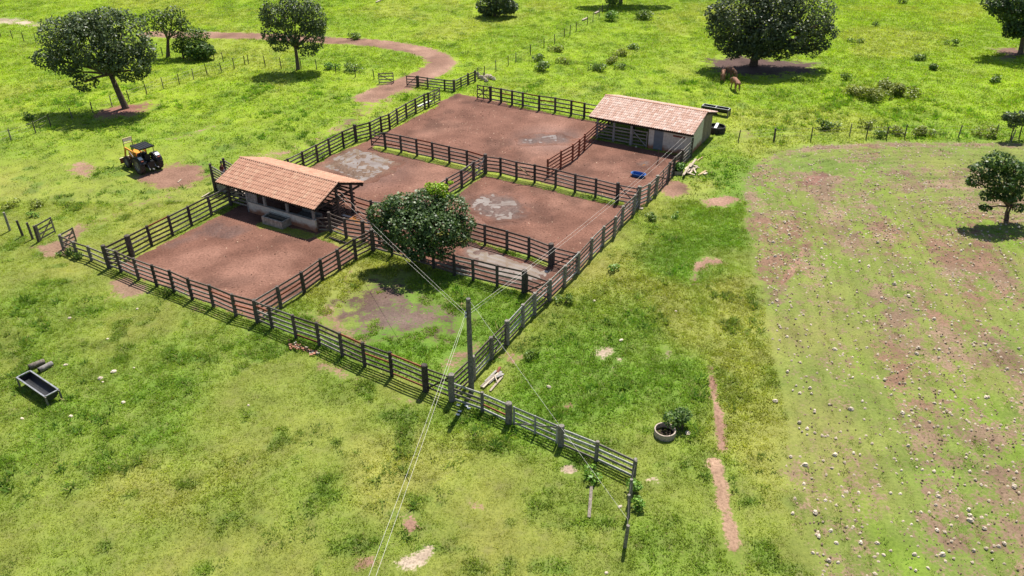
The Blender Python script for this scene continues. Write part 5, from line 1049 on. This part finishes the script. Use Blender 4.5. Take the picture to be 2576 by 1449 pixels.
# person on the loading ramp
pz = .86; pp_ = AB(-53.85, 43.25); pp_.z = pz
pr = thing('person', pp_, 'person in maroon shirt and blue jeans standing on the loading ramp', 'person'); pr.rotation_euler = (0, 0, R_(-10))
hv = [(0, 0, .95), (0, 0, 1.15), (0, 0, 1.36), (.01, 0, 1.46), (.03, 0, 1.52), (.05, 0, 1.62), (.045, 0, 1.72), (0, .1, .9), (.03, .12, .5), (-.02, .13, .08), (.1, .14, .04), (0, -.1, .9), (.03, -.12, .5), (-.02, -.13, .08), (.1, -.14, .04),
      (0, .19, 1.38), (-.03, .26, 1.12), (.1, .24, .9), (.16, .22, .82), (0, -.19, 1.38), (-.03, -.26, 1.12), (.1, -.24, .9), (.16, -.22, .82)]
he = [(0, 1), (1, 2), (2, 3), (3, 4), (4, 5), (5, 6), (0, 7), (7, 8), (8, 9), (9, 10), (0, 11), (11, 12), (12, 13), (13, 14), (2, 15), (15, 16), (16, 17), (17, 18), (2, 19), (19, 20), (20, 21), (21, 22)]
hr_ = [(.12, .16), (.11, .15), (.11, .17), .06, .055, (.1, .08), (.08, .07), .095, .07, .045, .04, .095, .07, .045, .04, .06, .045, .034, .04, .06, .045, .034, .04]
hm = skinned('body', hv, he, hr_, 0, M['skin']); put('body', hm, pr)
tv = [(0, 0, .9), (0, 0, 1.15), (0, 0, 1.38), (.005, 0, 1.45), (0, .19, 1.39), (-.025, .25, 1.18), (0, -.19, 1.39), (-.025, -.25, 1.18)]
put('shirt', skinned('shirt', tv, [(0, 1), (1, 2), (2, 3), (2, 4), (4, 5), (2, 6), (6, 7)], [(.14, .185), (.13, .17), (.13, .19), .07, .078, .065, .078, .065], 1, M['maroon']), pr)
jv = [(0, 0, .98), (0, .1, .88), (.03, .12, .5), (-.02, .13, .1), (0, -.1, .88), (.03, -.12, .5), (-.02, -.13, .1)]
put('trousers', skinned('trousers', jv, [(0, 1), (1, 2), (2, 3), (0, 4), (4, 5), (5, 6)], [(.13, .17), .115, .09, .07, .115, .09, .07], 0, M['denim']), pr)
put('hair', skinned('hair', [(.0, 0, 1.6), (.01, 0, 1.7), (.05, 0, 1.75)], [(0, 1), (1, 2)], [(.09, .085), (.1, .09), (.075, .07)], 1, M['hair']), pr)
m = MB()
for s_ in (1, -1): m.tube([(.17, s_ * .22, .84), (.2, s_ * .21, .76), (.19, s_ * .2, .70)], [.03, .03, .016], 6); m.tube([(.17, s_ * .2, .82), (.22, s_ * .18, .78)], [.014, .01], 5); m.tube([(.045, s_ * .09, 1.63), (.04, s_ * .115, 1.66), (.04, s_ * .11, 1.6)], [.015, .02, .01], 6)
me = bpy.data.meshes.new('hands_and_ears'); me.from_pydata(m.v, [], m.f); me.materials.append(M['skin']); put('hands_and_ears', me, pr)

# ------------------------------------------------------------------ stones on the ploughed field, pebbles and clods
rr = random.Random(77); cnt = 0; sp = []
for u, v in [(2050, 1290), (2165, 1365), (2090, 1335), (2440, 1310), (2310, 780), (2350, 802), (2380, 742), (2440, 733), (2640 - 70, 930), (2305, 890), (2362, 880), (2285, 745), (2325, 793), (2140, 1030), (2225, 955), (2270, 1040), (2310, 875), (2100, 880), (2085, 1410), (2300, 1395), (2450, 1385), (2370, 1395), (1985, 590), (2140, 590), (2060, 1350), (2160, 1240), (2120, 1250), (2360, 1250), (1955, 700), (2480, 1000), (2490, 880), (1950, 1010), (2025, 1170), (2100, 1145), (1945, 610), (2075, 615), (2235, 655), (2185, 670), (1975, 560), (2250, 715), (2208, 610), (2315, 600), (2440, 615), (1950, 645)]: sp.append((u, v, rr.uniform(.2, .36)))
while len(sp) < 170:
    u, v = rr.uniform(1880, 2570), 380 + 1060 * rr.random() ** .8
    p = G((u, v))
    if float(poly_d(np.array([p.x]), np.array([p.y]), FIELD)[0]) > .3: sp.append((u, v, rr.uniform(.12, .26)))
shapes = []
for k in range(8):
    m = hull_stone(Vector((0, 0, 0)), 1.0, 900 + k, .5); me = bpy.data.meshes.new('stone'); me.from_pydata(m.v, [], m.f); me.materials.append(M['stone']); me.update(); shapes.append(me)
for u, v, s_ in sp:
    p = G((u, v)); o = bpy.data.objects.new('stone', rr.choice(shapes)); C.objects.link(o); o.location = (p.x, p.y, -.01); o.scale = (s_, s_, s_); o.rotation_euler = (0, 0, rr.uniform(0, 6.3))
    tag(o, 'pale stone lying loose on the ploughed field', 'stone', 'stones on the ploughed field')
for u, v, s_ in [(253, 952, .35), (286, 935, .35), (258, 961, .16), (165, 919, .3), (337, 925, .16), (270, 853, .2), (310, 1013, .3), (178, 1047, .25), (175, 800, .25), (345, 777, .2), (1700, 784, .28), (1495, 757, .25), (1380, 973, .3), (1563, 856, .3), (625, 1020, .2), (1730, 1090, .35), (1590, 1215, .22), (1525, 1442, .22), (1560, 1275, .25), (55, 1053, .2), (1600, 370, .3)]:
    p = G((u, v)); o = bpy.data.objects.new('stone', rr.choice(shapes)); C.objects.link(o); o.location = (p.x, p.y, -.01); o.scale = (s_, s_, s_ * .7); o.rotation_euler = (0, 0, rr.uniform(0, 6.3))
    tag(o, 'pale flat stone lying in pasture grass', 'stone', 'stones lying in the grass')
def pebbles(name, x, y, s, cols, mat, zoff=0.0):
    n = len(x); V0 = np.array([(-.5, -.3, -.1), (.45, -.42, -.1), (.5, .35, -.1), (-.35, .45, -.1), (-.3, -.15, .45), (.25, -.2, .5), (.2, .25, .42), (-.2, .2, .5)]); F0 = np.array([(0, 1, 5, 4), (1, 2, 6, 5), (2, 3, 7, 6), (3, 0, 4, 7), (4, 5, 6, 7)])
    a = rng.uniform(0, 6.28, n); j = 1 + rng.normal(0, .18, (n, 8, 3)); v = V0[None] * j; c, sn = np.cos(a)[:, None], np.sin(a)[:, None]
    vx = (v[..., 0] * c - v[..., 1] * sn) * s[:, None] + x[:, None]; vy = (v[..., 0] * sn + v[..., 1] * c) * s[:, None] + y[:, None]; vz = v[..., 2] * s[:, None] * .8 + zoff + .0
    F = (F0[None] + (np.arange(n) * 8)[:, None, None]).reshape(-1, 4)
    return np_mesh(name, np.stack([vx, vy, vz], -1).reshape(-1, 3), F, mat, dict(col=np.repeat(cols, 8, 0)))
mm, t, bs, o = mat_new('loose_stone'); a = N(t, 'ShaderNodeAttribute', attribute_name='col'); t.links.new(a.outputs['Color'], bs.inputs['Base Color']); bs.inputs['Roughness'].default_value = .95; bs.inputs['Specular IOR Level'].default_value = .1; M['pebble'] = mm
n = 120000; x = rng.uniform(11, 58, n); y = rng.uniform(22, 78, n); d_, _, _, _, fm_ = cover(x, y)
k = (fm_ > .6) & (rng.random(n) < (.10 + .9 * np.clip(d_ - .2, 0, 1)) * (.35 + fbm(x, y, 5, 15))); x, y = x[k], y[k]; n = len(x)
s = .045 + .13 * rng.random(n) ** 3; cc = np.array((.26, .19, .125)) * rng.uniform(.4, 1.3, (n, 1)); big = s > .125; cc[big] = np.array((.46, .38, .28)) * rng.uniform(.7, 1.1, (big.sum(), 1))
tag(pebbles('pebbles', x, y, s, cc, M['pebble']), 'small stones and clods strewn over the ploughed field', 'pebbles', kind='stuff')
n = 26000; a_ = rng.uniform(-51, -21, n); b_ = rng.uniform(29, 76, n); x = a_ * AX.x + b_ * BX.x; y = a_ * AX.y + b_ * BX.y; d_, _, _, _, _ = cover(x, y)
k = (d_ > .6) & (rng.random(n) < .12 + .9 * np.clip(fbm(x, y, 3.5, 25) - .42, 0, 1)) & ~((a_ > -51) & (a_ < -41) & (b_ > 41) & (b_ < 46)); x, y = x[k], y[k]; n = len(x)
s = .03 + .10 * rng.random(n) ** 3.5; cc = np.where(rng.random((n, 1)) < .72, np.array((.16, .085, .06)), np.array((.46, .31, .22))) * rng.uniform(.6, 1.25, (n, 1))
tag(pebbles('clods', x, y, s, cc, M['pebble']), 'dung, clods and chips strewn over the red yards', 'clods', kind='stuff')

# ------------------------------------------------------------------ grass
def grass(name, label, x, y, hmul, blades, spread, bh, bw, seed, colmul=1.0, thr=.40):
    r = np.random.default_rng(seed); d_, dcl, gc, tl_, fm_ = cover(x, y)
    e = d_ + (fbm(x, y, 1.2, 91) - .5) * .9
    k = e < np.where(fm_ > .5, thr + .06, thr); k &= ~((fm_ > .5) & (r.random(len(x)) < .45)); x, y, gc, tl_, fm_ = x[k], y[k], gc[k], tl_[k], fm_[k]; n = len(x)
    th = np.repeat(tl_ * r.uniform(.6, 1.4, n) * hmul * np.where(fm_ > .5, .45, 1), blades); tc = np.repeat(gc * r.uniform(.72, 1.32, (n, 1)) * colmul, blades, 0); N_ = n * blades
    ang = r.uniform(0, 6.2832, N_); rd = spread * np.sqrt(r.random(N_)); bx_ = np.repeat(x, blades) + np.cos(ang) * rd; by_ = np.repeat(y, blades) + np.sin(ang) * rd
    la = ang + r.normal(0, .8, N_); H = bh * th * r.uniform(.6, 1.35, N_); ln = H * r.uniform(.35, 1.5, N_); W = bw * r.uniform(.7, 1.3, N_) * np.clip(th, .7, 1.4)
    z0 = zg(bx_, by_) - .01; wa = la + 1.5708 + r.normal(0, .5, N_)
    p0 = np.stack([bx_ - np.cos(wa) * W / 2, by_ - np.sin(wa) * W / 2, z0], 1); p1 = np.stack([bx_ + np.cos(wa) * W / 2, by_ + np.sin(wa) * W / 2, z0], 1); p2 = np.stack([bx_ + np.cos(la) * ln, by_ + np.sin(la) * ln, z0 + H], 1)
    V = np.stack([p0, p1, p2], 1).reshape(-1, 3); c = tc * r.uniform(.8, 1.2, (N_, 1)); dry = r.random(N_) < .07; c[dry] = np.array((.40, .36, .14)) * r.uniform(.7, 1.1, (dry.sum(), 1))
    return tag(np_mesh(name, V, np.arange(N_ * 3).reshape(-1, 3), M['grass'], dict(col=np.repeat(c, 3, 0))), label, 'grass', kind='stuff')
def in_view(x, y, m=1.12): return np.abs(x) < (y * math.cos(PIT) + CAMH * math.sin(PIT)) * (1288 / FPX) * m + 1.5
n = 165000; y = 21 + 41 * rng.random(n); x = rng.uniform(-46, 46, n); k = in_view(x, y); x, y = x[k], y[k]
grass('pasture_grass', 'short grass covering the near pasture and paddock', x, y, 1.0, 9, .15, .08, .038, 1, np.array((1.42, 1.42, .95)))
n = 125000; y = 60 + 92 * rng.random(n) ** .85; x = rng.uniform(-98, 98, n); k = in_view(x, y); x, y = x[k], y[k]
grass('far_pasture_grass', 'bright grass covering the far pasture', x, y, 1.0, 8, .38, .09, .075, 2, 1.3)
# broad-leaved weed tufts in clumps
n = 42000; y = 21 + 75 * rng.random(n); x = rng.uniform(-60, 60, n); k = in_view(x, y) & (fbm(x, y, 3.2, 55) > .585) & (fbm(x, y, .9, 57) > .5); x, y = x[k], y[k]
grass('weed_tufts', 'taller darker weed tufts scattered through the pasture', x, y, 1.0, 14, .16, .17, .06, 3, np.array((.72, .95, .8)), .3)
